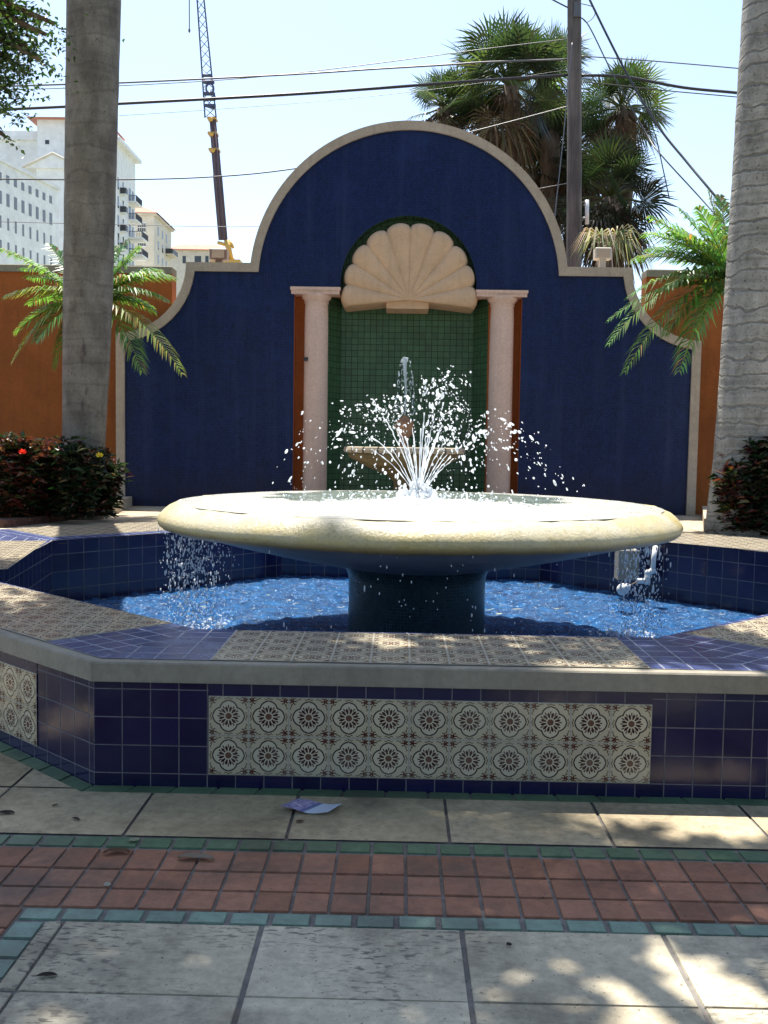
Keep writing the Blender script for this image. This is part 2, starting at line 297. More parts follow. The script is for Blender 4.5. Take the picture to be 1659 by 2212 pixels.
# ------------------------------------------------------------ mesh building
col = sc.collection
ORG = {}
class MB:
    def __init__(s): s.v = []; s.f = []; s.uv = []; s.c = []; s.mi = []; s.sm = []
    def poly(s, pts, uv=None, c=None, mi=0, sm=False):
        b = len(s.v); s.v += [tuple(p) for p in pts]; s.f.append(tuple(range(b, b+len(pts))))
        s.uv.append(uv); s.c.append(c); s.mi.append(mi); s.sm.append(sm)
    def box(s, x0, x1, y0, y1, z0, z1, mi=0, bev=0):
        if bev:
            s.prism([(x0+bev,y0),(x1-bev,y0),(x1,y0+bev),(x1,y1-bev),(x1-bev,y1),(x0+bev,y1),(x0,y1-bev),(x0,y0+bev)], z0, z1-bev, mi, top=False)
            a = [(x0+bev,y0),(x1-bev,y0),(x1,y0+bev),(x1,y1-bev),(x1-bev,y1),(x0+bev,y1),(x0,y1-bev),(x0,y0+bev)]
            cx, cy = (x0+x1)/2, (y0+y1)/2
            t = [(p[0]+(bev if p[0]<cx else -bev), p[1]+(bev if p[1]<cy else -bev)) for p in a]
            for i in range(8):
                j = (i+1)%8; s.poly([(*a[i],z1-bev),(*a[j],z1-bev),(*t[j],z1),(*t[i],z1)], mi=mi)
            s.poly([(*p,z1) for p in t], mi=mi); return
        P = lambda x,y,z: (x,y,z)
        for q in (((x0,y0,z0),(x0,y1,z0),(x1,y1,z0),(x1,y0,z0)), ((x0,y0,z1),(x1,y0,z1),(x1,y1,z1),(x0,y1,z1)),
                  ((x0,y0,z0),(x1,y0,z0),(x1,y0,z1),(x0,y0,z1)), ((x1,y0,z0),(x1,y1,z0),(x1,y1,z1),(x1,y0,z1)),
                  ((x1,y1,z0),(x0,y1,z0),(x0,y1,z1),(x1,y1,z1)), ((x0,y1,z0),(x0,y0,z0),(x0,y0,z1),(x0,y1,z1))): s.poly(q, mi=mi)
    def obox(s, o, ux, uy, uz, mi=0):       # oriented box: origin + three edge vectors
        o, ux, uy, uz = map(Vector, (o, ux, uy, uz))
        g = lambda a,b,c: o+ux*a+uy*b+uz*c
        for q in ((0,0,0),(0,1,0),(1,1,0),(1,0,0)), ((0,0,1),(1,0,1),(1,1,1),(0,1,1)), ((0,0,0),(1,0,0),(1,0,1),(0,0,1)), ((1,0,0),(1,1,0),(1,1,1),(1,0,1)), ((1,1,0),(0,1,0),(0,1,1),(1,1,1)), ((0,1,0),(0,0,0),(0,0,1),(0,1,1)):
            s.poly([g(*a) for a in q], mi=mi)
    def prism(s, pts, z0, z1, mi=0, top=True, bot=True):
        n = len(pts)
        for i in range(n):
            j = (i+1)%n; s.poly([(*pts[i],z0),(*pts[j],z0),(*pts[j],z1),(*pts[i],z1)], mi=mi)
        if top: s.poly([(*p,z1) for p in pts], mi=mi)
        if bot: s.poly([(*p,z0) for p in reversed(pts)], mi=mi)
    def tube(s, P, r, n=8, cap=True, mi=0, sm=True, c=None):
        P = [Vector(p) for p in P]; r = r if hasattr(r, '__len__') else [r]*len(P)
        b = len(s.v); t = (P[1]-P[0]).normalized(); a = t.orthogonal().normalized()
        for i, p in enumerate(P):
            t = (P[min(i+1, len(P)-1)]-P[max(i-1, 0)]).normalized(); a = (a-t*a.dot(t)).normalized(); bb = t.cross(a)
            for k_ in range(n):
                an = 2*math.pi*k_/n; s.v.append(tuple(p+(a*math.cos(an)+bb*math.sin(an))*r[i]))
        for i in range(len(P)-1):
            for k_ in range(n):
                s.f.append((b+i*n+k_, b+i*n+(k_+1)%n, b+(i+1)*n+(k_+1)%n, b+(i+1)*n+k_)); s.uv.append(None); s.c.append(c); s.mi.append(mi); s.sm.append(sm)
        if cap:
            for q in (tuple(range(b+n-1, b-1, -1)), tuple(range(b+(len(P)-1)*n, b+len(P)*n))):
                s.f.append(q); s.uv.append(None); s.c.append(c); s.mi.append(mi); s.sm.append(False)
    def lathe(s, prof, cx, cy, n=64, mi=0, uvs=None, sm=True):
        b = len(s.v)
        for (r, z) in prof:
            for k_ in range(n): an = 2*math.pi*k_/n; s.v.append((cx+r*math.cos(an), cy+r*math.sin(an), z))
        L = [0]
        for i in range(1, len(prof)): L.append(L[-1]+math.dist(prof[i], prof[i-1]))
        for i in range(len(prof)-1):
            for k_ in range(n):
                s.f.append((b+i*n+k_, b+i*n+(k_+1)%n, b+(i+1)*n+(k_+1)%n, b+(i+1)*n+k_)); s.c.append(None); s.mi.append(mi); s.sm.append(sm)
                if uvs:
                    rr = max(p[0] for p in prof)*2*math.pi/uvs; u0, u1 = round(rr)*k_/n, round(rr)*(k_+1)/n
                    s.uv.append([(u0, L[i]/uvs), (u1, L[i]/uvs), (u1, L[i+1]/uvs), (u0, L[i+1]/uvs)])
                else: s.uv.append(None)
    def ball(s, c, r, n=6, mv=None, mi=0):
        """squashed little ball; mv = stretch vector"""
        c = Vector(c); ax = Vector(mv).normalized() if mv is not None else Vector((0,0,1)); st = Vector(mv).length if mv is not None else 1
        a = ax.orthogonal().normalized(); bb = ax.cross(a); b = len(s.v)
        lat = (-.94, -.4, .4, .94)
        for q in lat:
            rr = math.sqrt(max(0, 1-q*q))
            for k_ in range(n): an = 2*math.pi*k_/n; s.v.append(tuple(c+ax*(q*r*st)+(a*math.cos(an)+bb*math.sin(an))*rr*r))
        F = [tuple(range(b+n-1, b-1, -1)), tuple(range(b+3*n, b+4*n))]
        for i in range(3):
            for k_ in range(n): F.append((b+i*n+k_, b+i*n+(k_+1)%n, b+(i+1)*n+(k_+1)%n, b+(i+1)*n+k_))
        for q in F: s.f.append(q); s.uv.append(None); s.c.append(None); s.mi.append(mi); s.sm.append(True)
    def leaf(s, p, d, nrm, L, W, c, fold=.25, droop=0.0):
        p = Vector(p); d = Vector(d).normalized(); nrm = Vector(nrm); side = d.cross(nrm)
        if side.length < 1e-4: side = d.orthogonal()
        side.normalize(); up = side.cross(d)
        mid = p+d*L*.45; b = len(s.v)
        s.v += [tuple(p), tuple(mid+side*W*.5+up*W*fold), tuple(p+d*L-Vector((0,0,droop*L))), tuple(mid-side*W*.5+up*W*fold)]
        s.f += [(b, b+1, b+2), (b, b+2, b+3)]; s.uv += [None]*2; s.c += [c]*2; s.mi += [0]*2; s.sm += [False]*2
    def build(s, name, mats, parent=None, origin=None):
        o_ = ORG[parent.name] if parent is not None else (Vector(origin) if origin is not None else Vector((0,0,0)))
        me = bpy.data.meshes.new(name)
        V = [(a-o_.x, b-o_.y, c-o_.z) for a, b, c in s.v]
        me.from_pydata(V, [], s.f)
        mats = mats if isinstance(mats, (list, tuple)) else [mats]
        for q in mats: me.materials.append(q)
        me.polygons.foreach_set('material_index', s.mi); me.polygons.foreach_set('use_smooth', s.sm)
        if any(u is not None for u in s.uv):
            ul = me.uv_layers.new(name='UVMap'); arr = []
            for f_, u in zip(s.f, s.uv): arr += [q for p in (u if u is not None else [(0,0)]*len(f_)) for q in p]
            ul.data.foreach_set('uv', arr)
        if any(c_ is not None for c_ in s.c):
            ca = me.color_attributes.new('Col', 'FLOAT_COLOR', 'CORNER'); arr = []
            for f_, c_ in zip(s.f, s.c):
                c_ = (c_ if c_ is not None else (.5,.5,.5)); c_ = (c_, c_, c_) if isinstance(c_, float) else c_
                arr += [*c_[:3], 1.0]*len(f_)
            ca.data.foreach_set('color', arr)
        me.validate(); me.update()
        ob = bpy.data.objects.new(name, me); col.objects.link(ob)
        if parent is not None: ob.parent = parent
        else: ob.location = o_
        ORG[ob.name] = o_; return ob

def tag(o, label=None, cat=None, group=None, kind=None):
    if label: o['label'] = label
    if cat: o['category'] = cat
    if group: o['group'] = group
    if kind: o['kind'] = kind
    return o
def thing(name, loc, label, cat, group=None):
    o = bpy.data.objects.new(name, None); col.objects.link(o); o.location = loc; o.empty_display_size = .1
    ORG[o.name] = Vector(loc); return tag(o, label, cat, group)
def struct(name, mb, mat): return tag(mb.build(name, mat), kind='structure')

def clip(poly, a, b, keep_left):
    """clip 2d poly by line a->b"""
    nx, ny = -(b[1]-a[1]), b[0]-a[0]; s_ = 1 if keep_left else -1
    d = [s_*((p[0]-a[0])*nx+(p[1]-a[1])*ny) for p in poly]; out = []
    for i in range(len(poly)):
        j = (i+1)%len(poly)
        if d[i] >= 0: out.append(poly[i])
        if (d[i] >= 0) != (d[j] >= 0):
            t = d[i]/(d[i]-d[j]); out.append((poly[i][0]+(poly[j][0]-poly[i][0])*t, poly[i][1]+(poly[j][1]-poly[i][1])*t))
    return out if len(out) >= 3 else []
def area(p): return abs(sum(p[i][0]*p[(i+1)%len(p)][1]-p[(i+1)%len(p)][0]*p[i][1] for i in range(len(p)))/2)
def subtract(poly, cvx):            # cvx counter-clockwise
    out = []; rest = poly
    for i in range(len(cvx)):
        a, b = cvx[i], cvx[(i+1)%len(cvx)]
        o_ = clip(rest, a, b, False)
        if o_ and area(o_) > 1e-4: out.append(o_)
        rest = clip(rest, a, b, True)
        if not rest: break
    return out
def mirror(half): return half + [(-x, y) for x, y in reversed(half)]

# ------------------------------------------------------------ pool outline
OUT = mirror([(1.295,3.668),(3.45,5.6),(4.15,8.8),(1.9,11.0)])     # counter-clockwise
INN = mirror([(1.042,4.336),(2.68,5.85),(3.05,8.1),(1.35,10.1)])
HC = .488; WZ = -.05; TZ = .462
def offs(poly, d):                   # grow a ccw polygon by d
    n = len(poly); res = []
    for i in range(n):
        p0, p1, p2 = Vector(poly[i-1]), Vector(poly[i]), Vector(poly[(i+1)%n])
        e1, e2 = (p1-p0).normalized(), (p2-p1).normalized(); n1, n2 = Vector((e1.y,-e1.x)), Vector((e2.y,-e2.x))
        b = (n1+n2); b = b/(b.dot(n1)); res.append(tuple(p1+b*d))
    return res

# ------------------------------------------------------------ ground
def tess(outer, holes, z, c=None):
    mb = MB(); loops = [[Vector((x, y, z)) for x, y in l] for l in [outer]+holes]
    pts = [p for l in loops for p in l]
    for t in tessellate_polygon(loops):
        q = [pts[i] for i in t]
        if (q[1]-q[0]).cross(q[2]-q[0]).z < 0: q.reverse()
        mb.poly(q, c=c)
    return mb
hole = offs(OUT, -.06)
mb = tess([(-1500,-300),(1500,-300),(1500,2500),(-1500,2500)], [[(-14,-6),(14,-6),(14,8.02),(-14,8.02)], ], -.06)
struct('ground', mb, M['far'])
mb = tess([(-14.2,-6.2),(14.2,-6.2),(14.2,12),(-14.2,12)], [hole], -.006, c=.5)
struct('paving_mortar', mb, M['mortar'])

def add_paver(mb, poly, z=0.0, g=.006, mi=0):
    cx = sum(p[0] for p in poly)/len(poly); cy = sum(p[1] for p in poly)/len(poly)
    tint = float(rng.random()); dz = float(rng.normal(0, .0007)); e = .004
    lo = [(cx+(p[0]-cx)*(1-2*g/max(.05, 2*math.dist(p,(cx,cy)))), cy+(p[1]-cy)*(1-2*g/max(.05, 2*math.dist(p,(cx,cy))))) for p in poly]
    hi = [(cx+(p[0]-cx)*(1-2*(g+e)/max(.05, 2*math.dist(p,(cx,cy)))), cy+(p[1]-cy)*(1-2*(g+e)/max(.05, 2*math.dist(p,(cx,cy))))) for p in poly]
    n = len(poly); hz = [z+dz+float(rng.normal(0, .0004)) for _ in poly]
    mb.poly([(*p, h_) for p, h_ in zip(hi, hz)], c=tint, mi=mi)
    for i in range(n):
        j = (i+1)%n; mb.poly([(*lo[i], z-.012),(*lo[j], z-.012),(*hi[j],hz[j]),(*hi[i],hz[i])], c=tint, mi=mi)
def rects(x0, x1, y0, y1, sx, sy, ox=0, oy=0):
    xs = np.arange(math.floor((x0-ox)/sx)*sx+ox, x1, sx); ys = np.arange(math.floor((y0-oy)/sy)*sy+oy, y1, sy)
    for a in xs:
        for b in ys:
            r = (max(a, x0), min(a+sx, x1), max(b, y0), min(b+sy, y1))
            if r[1]-r[0] > .02 and r[3]-r[2] > .02: yield [(r[0],r[2]),(r[1],r[2]),(r[1],r[3]),(r[0],r[3])]
OG = offs(OUT, .075); OW = offs(OUT, -.03)
mb = MB()
for r in rects(-9, 9, 3.186, 8.0, .553, .44, .06, 3.186):
    ri = [(r[0][0]+.006,r[0][1]+.006),(r[1][0]-.006,r[1][1]+.006),(r[2][0]-.006,r[2][1]-.006),(r[3][0]+.006,r[3][1]-.006)]
    ps = subtract(ri, OG)
    if len(ps) == 1 and len(ps[0]) == 4 and area(ps[0]) > area(ri)-1e-5: add_paver(mb, r, 0, .006)
    else:
        tn = float(rng.random())
        for p in ps: mb.poly([(*q_, 0) for q_ in p], c=tn)
struct('slab_paving', mb, M['slab'])
mb = MB()
XB = -1.09
for r in rects(XB, 9, -5, 2.603, .553, .352, -.49, 2.603-.352*20): add_paver(mb, r, 0, .006)
for r in rects(-9, XB-.62, -5, 2.603, .553, .352, .06, 2.603-.352*20): add_paver(mb, r, 0, .006)
struct('near_slab_paving', mb, M['slab2'])
mb = MB()
for ry in ((2.931,3.086),(2.801,2.931),(2.678,2.801)):
    for r in rects(-8, 8, ry[0], ry[1], .1105, 1, .02): add_paver(mb, [(r[0][0],ry[0]),(r[1][0],ry[0]),(r[1][0],ry[1]),(r[0][0],ry[1])], 0, .0055)
for i in range(4):
    x1 = XB-.09-i*.115
    for r in rects(x1-.115, x1, -5, 2.678, 1, .125, x1-.115, .05): add_paver(mb, [(x1-.115,r[0][1]),(x1,r[0][1]),(x1,r[2][1]),(x1-.115,r[2][1])], 0, .0055)
struct('terracotta_band', mb, M['red'])
mb = MB()
for r in rects(-8, 8, 3.086, 3.186, .1105, 1, .02): add_paver(mb, [(r[0][0],3.096),(r[1][0],3.096),(r[1][0],3.18),(r[0][0],3.18)], 0, .006)
n_ = len(OUT)
for i in range(n_):                 # narrow green course hugging the pool wall
    a, b, A, B = OUT[i], OUT[(i+1)%n_], OG[i], OG[(i+1)%n_]
    if min(a[1], b[1]) > 8: continue
    L = math.dist(a, b); nn = int(L/.155)
    for q in range(nn):
        t0, t1 = q/nn, (q+1)/nn; lp = lambda u, v, t: (u[0]+(v[0]-u[0])*t, u[1]+(v[1]-u[1])*t)
        add_paver(mb, [lp(A,B,t0), lp(A,B,t1), lp(a,b,t1), lp(a,b,t0)], 0, .004)
struct('green_border_course', mb, M['grn'])
mb = MB()
for r in rects(XB-.09, 8, 2.603, 2.678, .118, 1, .0): add_paver(mb, [(r[0][0],2.603),(r[1][0],2.603),(r[1][0],2.673),(r[0][0],2.673)], 0, .007)
for r in rects(XB-.09, XB, -5, 2.603, 1, .096, 0, .0): add_paver(mb, [(XB-.088,r[0][1]),(XB,r[0][1]),(XB,r[2][1]),(XB-.088,r[2][1])], 0, .006)
struct('sea_green_border_course', mb, M['teal'])

# raised terrace behind the pool
mb = MB(); TO = offs(OUT, .004)
terr = [(-16,7.6),(16,7.6),(16,40),(-16,40)]
for r in rects(-16, 16, 8.0, 14, .62, .62):
    ri = [(r[0][0]+.005,r[0][1]+.005),(r[1][0]-.005,r[1][1]+.005),(r[2][0]-.005,r[2][1]-.005),(r[3][0]+.005,r[3][1]-.005)]
    ps = subtract(ri, TO)
    if len(ps) == 1 and area(ps[0]) > area(ri)-1e-5: add_paver(mb, r, TZ, .005)
    else:
        tn = float(rng.random())
        for p in ps: mb.poly([(*q_, TZ) for q_ in p], c=tn)
struct('terrace', mb, M['terr'])
mb = MB()
for p in subtract([(-16,8.0),(16,8.0),(16,60),(-16,60)], TO): mb.poly([(*q, TZ-.008) for q in p], c=.5)
mb.poly([(-16,8,-.05),(-3.98,8,-.05),(-3.98,8,TZ-.008),(-16,8,TZ-.008)], c=.5); mb.poly([(3.98,8,-.05),(16,8,-.05),(16,8,TZ-.008),(3.98,8,TZ-.008)], c=.5)
mb.poly([(16,8,-.05),(16,60,-.05),(16,60,TZ-.008),(16,8,TZ-.008)], c=.5); mb.poly([(-16,60,-.05),(-16,8,-.05),(-16,8,TZ-.008),(-16,60,TZ-.008)], c=.5)
struct('terrace_base', mb, M['mortar'])

# ------------------------------------------------------------ pool
pool = thing('fountain_pool', (0,6.9,0), 'large low polygonal pool faced in dark blue and patterned tiles, filled with blue water', 'fountain pool')
wallm, cap, bt, deco, inner, dtop = MB(), MB(), MB(), MB(), MB(), MB()
T = .110; D = .1545
OE = offs(OUT, .014); IC = offs(INN, -.006)
for i in range(n_):
    j = (i+1)%n_; A, B = Vector(OUT[i]), Vector(OUT[j]); a, b = Vector(INN[i]), Vector(INN[j])
    L = (B-A).length; e = (B-A)/L; nrm = Vector((e.y, -e.x))
    # outer tiled face
    u0 = 0 if i != n_-1 else 0
    wallm.poly([(*A,-.03),(*B,-.03),(*B,.413),(*A,.413)], uv=[(u0,(-.03-.05)/T),(L/T,(-.03-.05)/T),(L/T,(.413-.05)/T),(u0,(.413-.05)/T)])
    nd = int(round((L-.88)/D)) if i != n_-1 else 11
    s0 = (L-nd*D)/2; z0 = .051; z1 = z0+2*D
    p0 = A+e*s0; p1 = A+e*(s0+nd*D); o3 = nrm*.004
    dk = MB() if False else deco
    dk.poly([(*(p0+o3),z0),(*(p1+o3),z0),(*(p1+o3),z1),(*(p0+o3),z1)], uv=[(0,0),(nd,0),(nd,2),(0,2)])
    for (qa, qb, za, zb) in ((p0,p1,z1,z1),(p0,p1,z0,z0)): dk.poly([(*(qa+o3),za),(*(qb+o3),za),(*qb,za),(*qa,za)], uv=[(0,0),(.01,0),(.01,.01),(0,.01)])
    z2 = .413; k1 = int(nd*D/T)+1; o2 = nrm*.002
    wallm.poly([(*(p0+o2),z1+.001),(*(p1+o2),z1+.001),(*(p1+o2),z2),(*(p0+o2),z2)], uv=[(.5,.03),(nd*D/T+.5,.03),(nd*D/T+.5,.97),(.5,.97)])
    # inner tiled face
    l = (b-a).length; TI = .15; v = lambda z: (z-.484+.118)/TI
    inner.poly([(*b,-.38),(*a,-.38),(*a,.486),(*b,.486)], uv=[(0,v(-.38)),(l/TI,v(-.38)),(l/TI,v(.486)),(0,v(.486))])
    # concrete nosing
    E0, E1 = OE[i], OE[j]; C0, C1 = IC[i], IC[j]
    be = .006; F0, F1 = offs(OUT, .014-be)[i], offs(OUT, .014-be)[j]
    cap.poly([(*E0,.41),(*E1,.41),(*E1,.486-be),(*E0,.486-be)]); cap.poly([(*E0,.486-be),(*E1,.486-be),(*F1,.486),(*F0,.486)])
    cap.poly([(*F0,.486),(*F1,.486),(*C1,.486),(*C0,.486)]); cap.poly([(*E1,.41),(*E0,.41),(*offs(OUT,-.02)[i],.41),(*offs(OUT,-.02)[j],.41)])
    # blue tiles on top
    N0, N1 = Vector(offs(OUT,-.042)[i]), Vector(offs(OUT,-.042)[j]); I0, I1 = Vector(offs(INN,.0)[i]), Vector(offs(INN,.0)[j])
    def uvp(p): return ((p-A).dot(e)/T, (-(p-A).dot(nrm)-.042)/T)
    bt.poly([(*N0,.4885),(*N1,.4885),(*I1,.4885),(*I0,.4885)], uv=[uvp(N0),uvp(N1),uvp(I1),uvp(I0)])
    Wd = -(I0-N0).dot(nrm); t_ = (Wd-.03)/round((Wd-.03)/D); nr = round((Wd-.03)/D)
    q0 = p0-nrm*.042; q1 = p1-nrm*.042
    # keep the panel inside the ring
    al = min((I1-A).dot(e), s0+nd*D); a0 = max((I0-A).dot(e), s0)
    mtile = int((al-a0)/D+.3); c_ = (al+a0)/2; g0 = A+e*(c_-mtile*D/2)-nrm*.042; g1 = g0+e*mtile*D; dv = -nrm*(nr*t_)
    dtop.poly([(*g0,.4915),(*g1,.4915),(*(g1+dv),.4915),(*(g0+dv),.4915)], uv=[(0,0),(mtile,0),(mtile,nr),(0,nr)])
    for (qa, qb) in ((g0,g1),(g1,g1+dv),(g1+dv,g0+dv),(g0+dv,g0)): dtop.poly([(*qa,.4885),(*qb,.4885),(*qb,.4915),(*qa,.4915)], uv=[(0,0),(.01,0),(.01,.01),(0,.01)])
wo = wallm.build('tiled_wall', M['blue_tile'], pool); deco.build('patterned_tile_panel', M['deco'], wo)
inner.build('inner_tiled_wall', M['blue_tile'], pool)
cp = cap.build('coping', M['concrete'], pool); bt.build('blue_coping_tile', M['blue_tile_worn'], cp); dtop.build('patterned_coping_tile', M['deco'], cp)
mb = MB(); mb.poly([(*p,-.36) for p in INN]); mb.build('basin_floor', M['pool_floor'], pool)

# pool water: real ripples
def water_grid(poly, z, step, amp, seedv, cen=None, hole_r=0):
    xs = np.arange(min(p[0] for p in poly), max(p[0] for p in poly)+step, step); ys = np.arange(min(p[1] for p in poly), max(p[1] for p in poly)+step, step)
    r_ = np.random.default_rng(seedv); X, Y = np.meshgrid(xs, ys); Z = np.zeros_like(X)
    for k_ in range(26):
        wl = r_.uniform(.07,.22); an = r_.uniform(0, 2*np.pi); Z += np.sin((X*np.cos(an)+Y*np.sin(an))*2*np.pi/wl+r_.uniform(0,6.28))*wl*.055
    for (sx, sy, a_) in ((-1.3,7.6,1.6),(1.5,7.7,1.3),(0,6.6,.4)):
        dd = np.hypot(X-sx, Y-sy); Z += np.sin(dd*2*np.pi/.13)*np.exp(-dd*1.1)*.03*a_
    return X, Y, Z*amp+z
X, Y, Z = water_grid(INN, WZ, .028, .22, 3)
mb = MB(); idx = {}; inpoly = []
iv = np.ones(X.shape, bool)
for i in range(n_):
    a, b = INN[i], INN[(i+1)%n_]; iv &= (-(b[1]-a[1])*(X-a[0])+(b[0]-a[0])*(Y-a[1])) > -.05
for i in range(X.shape[0]):
    for j in range(X.shape[1]): idx[i, j] = len(mb.v); mb.v.append((X[i,j], Y[i,j], Z[i,j]))
for i in range(X.shape[0]-1):
    for j in range(X.shape[1]-1):
        if iv[i,j] and iv[i+1,j] and iv[i,j+1] and iv[i+1,j+1]:
            mb.f.append((idx[i,j],idx[i,j+1],idx[i+1,j+1],idx[i+1,j])); mb.uv.append(None); mb.c.append(None); mb.mi.append(0); mb.sm.append(True)
struct('pool_water', mb, M['water'])

# ------------------------------------------------------------ bowl fountain
BY = 6.6
bowl = thing('bowl_fountain', (0,BY,0), 'wide shallow round fountain bowl on a dark mosaic pedestal standing in the blue pool', 'fountain')
mb = MB(); mb.lathe([(.47,-.36),(.465,.42),(.475,.47),(.50,.515)], 0, BY, 72, uvs=.021); mb.build('pedestal', M['mosaic_teal'], bowl)
mb = MB(); mb.lathe([(.50,.514),(.62,.54),(.80,.575),(1.05,.63),(1.30,.69),(1.50,.745),(1.56,.765)], 0, BY, 96); mb.build('bowl_underside', M['under'], bowl)
lip = [(1.555,.765),(1.61,.766),(1.665,.774),(1.70,.787),(1.722,.805),(1.732,.830),(1.727,.852),(1.710,.876),(1.682,.902),(1.65,.927),(1.61,.944),(1.56,.948),(1.48,.940),(1.31,.918),(1.22,.898),(1.1,.875),(.02,.80)]
mb = MB(); mb.lathe(lip, 0, BY, 160)
V = mb.v
for i, (x, y, z) in enumerate(V):
    an = math.atan2(y-BY, x); q = .004*math.sin(an*9+1)+.003*math.sin(an*23)+.0025*math.sin(an*51+z*40); r0 = math.hypot(x, y-BY)
    if r0 > 1.2: V[i] = (x*(1+q/r0), BY+(y-BY)*(1+q/r0), z+.5*q)
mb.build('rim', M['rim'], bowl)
# water in the bowl, domed swell where the jets fall back
mb = MB(); nr_, na = 70, 150; r_ = np.random.default_rng(5); wv = [(r_.uniform(.05,.3), r_.uniform(0,6.28), r_.uniform(0,6.28)) for _ in range(24)]
for a in range(nr_+1):
    for b in range(na):
        rr = 1.61*a/nr_; an = 2*math.pi*b/na; x, y = rr*math.cos(an), rr*math.sin(an)
        z = sum(math.sin((x*math.cos(p)+y*math.sin(p))*6.283/wl+q)*wl for wl, p, q in wv)*.004*(1.2-rr/2)
        z += .045*math.exp(-(rr/.16)**2)
        mb.v.append((x, BY+y, .957+z*min(1, (1.61-rr)*5)-.0115*max(0,(rr-1.48)/.13)**1.5))
for a in range(nr_):
    for b in range(na):
        q = (a*na+b, (a+1)*na+b, (a+1)*na+(b+1)%na, a*na+(b+1)%na); mb.f.append(q); mb.uv.append(None); mb.c.append(None); mb.mi.append(0); mb.sm.append(True)
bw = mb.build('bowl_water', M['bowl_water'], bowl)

# jets: thin streams that break into drops
splash = MB(); G = 9.81; r_ = np.random.default_rng(11)
noz = Vector((0.0, BY, .97))
streams = []
for k_ in range(17):
    az = r_.uniform(0, 2*math.pi); tl = R_(r_.uniform(4, 31)); v0 = 4.0-tl*1.35+r_.normal(0,.1)
    streams.append((az, tl, v0))
for (az, tl, v0) in [(0,R_(5),4.1),(.2,R_(8),4.05),(0.1,R_(24),3.7),(3.1,R_(24),3.75),(3.3,R_(14),3.5),(0,R_(30),3.4),(3.0,R_(33),3.2),(1.2,R_(7),4.0),(3.2,R_(17),3.7),(-.2,R_(27),3.5),(2.9,R_(28),3.4),(.3,R_(34),3.3)]: streams.append((az, tl, v0))
def pos(az, tl, v0, t):
    return noz+Vector((math.cos(az)*math.sin(tl)*v0*t, math.sin(az)*math.sin(tl)*v0*t, math.cos(tl)*v0*t-.5*G*t*t))
for (az, tl, v0) in streams:
    tb = r_.uniform(.11, .24); ts = np.linspace(0, tb, 16)
    splash.tube([pos(az+r_.normal(0,.02), tl+r_.normal(0,.006), v0, t) for t in ts], [.0036+r_.uniform(-.0024,.0022) for _ in ts], 5)
    tend = 2*math.cos(tl)*v0/G*.97; nd = int(38*tend)+10
    for q in range(nd):
        t = tb+(tend-tb)*r_.random()**.9; sp = .005+.06*(t/tend)
        p = pos(az, tl, v0, t)+Vector(r_.normal(0, sp, 3)); vel = (pos(az, tl, v0, t+.01)-pos(az, tl, v0, t)).normalized()
        if p.z < .945 and math.hypot(p.x, p.y-BY) < 1.62: continue
        rr = min(.0125, .0038*math.exp(r_.normal(0,.55)))
        splash.ball(p, rr, 6, vel*(1+(r_.random()**3)*2.6))
        if r_.random() < .25: splash.ball(p+Vector(r_.normal(0,.012,3)), rr*.7, 6, vel*1.6)
for q in range(560):                # spatter just above the bowl water
    rr = abs(r_.normal(0, .55)); an = r_.uniform(0, 6.28); 
    if rr > 1.4: continue
    splash.ball((rr*math.cos(an), BY+rr*math.sin(an), .95+abs(r_.normal(0,.035))*(1.4-rr*.6)), abs(r_.normal(.004,.002))+.0018, 5)
for q in range(170):                # white churn at the foot of the jets
    an = r_.uniform(0, 6.28); rr = abs(r_.normal(0,.07)); splash.ball((rr*math.cos(an), BY+rr*math.sin(an), .96+abs(r_.normal(0,.045))), abs(r_.normal(.011,.005))+.003, 6, (0,0,1.5))
tag(splash.build('jet_spray', M['drop']), 'white spray of thin jets and drops thrown up from the middle of the wide bowl', 'water spray', kind='stuff')

# water falling from the rim: heavy at left and right, thin elsewhere
def drips(name, label, spans, seedv):
    r_ = np.random.default_rng(seedv); mb = MB()
    for (a0, a1, n, rmin, rmax, szm) in spans:
        for q in range(n):
            an = R_(r_.triangular(a0, (a0+a1)/2, a1)); t = r_.random(); z = .77-(.82)*t; rr = r_.uniform(rmin, rmax)-.0*t
            sz = abs(r_.normal(szm, szm*.35))+.0012
            mb.ball((rr*math.cos(an)+r_.normal(0,.01), BY+rr*math.sin(an), z), sz, 5, (0,0,1+(r_.random()**2)*(4.5-3*t)))
    for (a0, a1, n, rmin, rmax, szm) in spans:
        for q in range(int(n*.35)):
            an = R_(r_.triangular(a0-3, (a0+a1)/2, a1+3)); rr = r_.uniform(rmin-.12, rmax+.12); mb.ball((rr*math.cos(an), BY+rr*math.sin(an), WZ+.008+abs(r_.normal(0,.02))), abs(r_.normal(.004,.002))+.0015, 5, (r_.normal(0,1.5),r_.normal(0,1.5),.2))
    return tag(mb.build(name, M['drop']), label, 'falling water', 'water dripping off the bowl rim', kind='stuff')
drips('falling_water', 'sheet of drops falling from the left end of the bowl rim', [(148,197,950,1.50,1.72,.0028),(196,232,180,1.50,1.66,.0024)], 21)
drips('falling_water', 'narrow curtain of drops falling from the right end of the bowl rim beside the white pipe', [(2,24,620,1.50,1.72,.0032),(-40,2,150,1.5,1.66,.0024)], 22)
drips('falling_water', 'thin scattered drips along the front of the bowl rim', [(232,320,130,1.5,1.6,.0022)], 23)

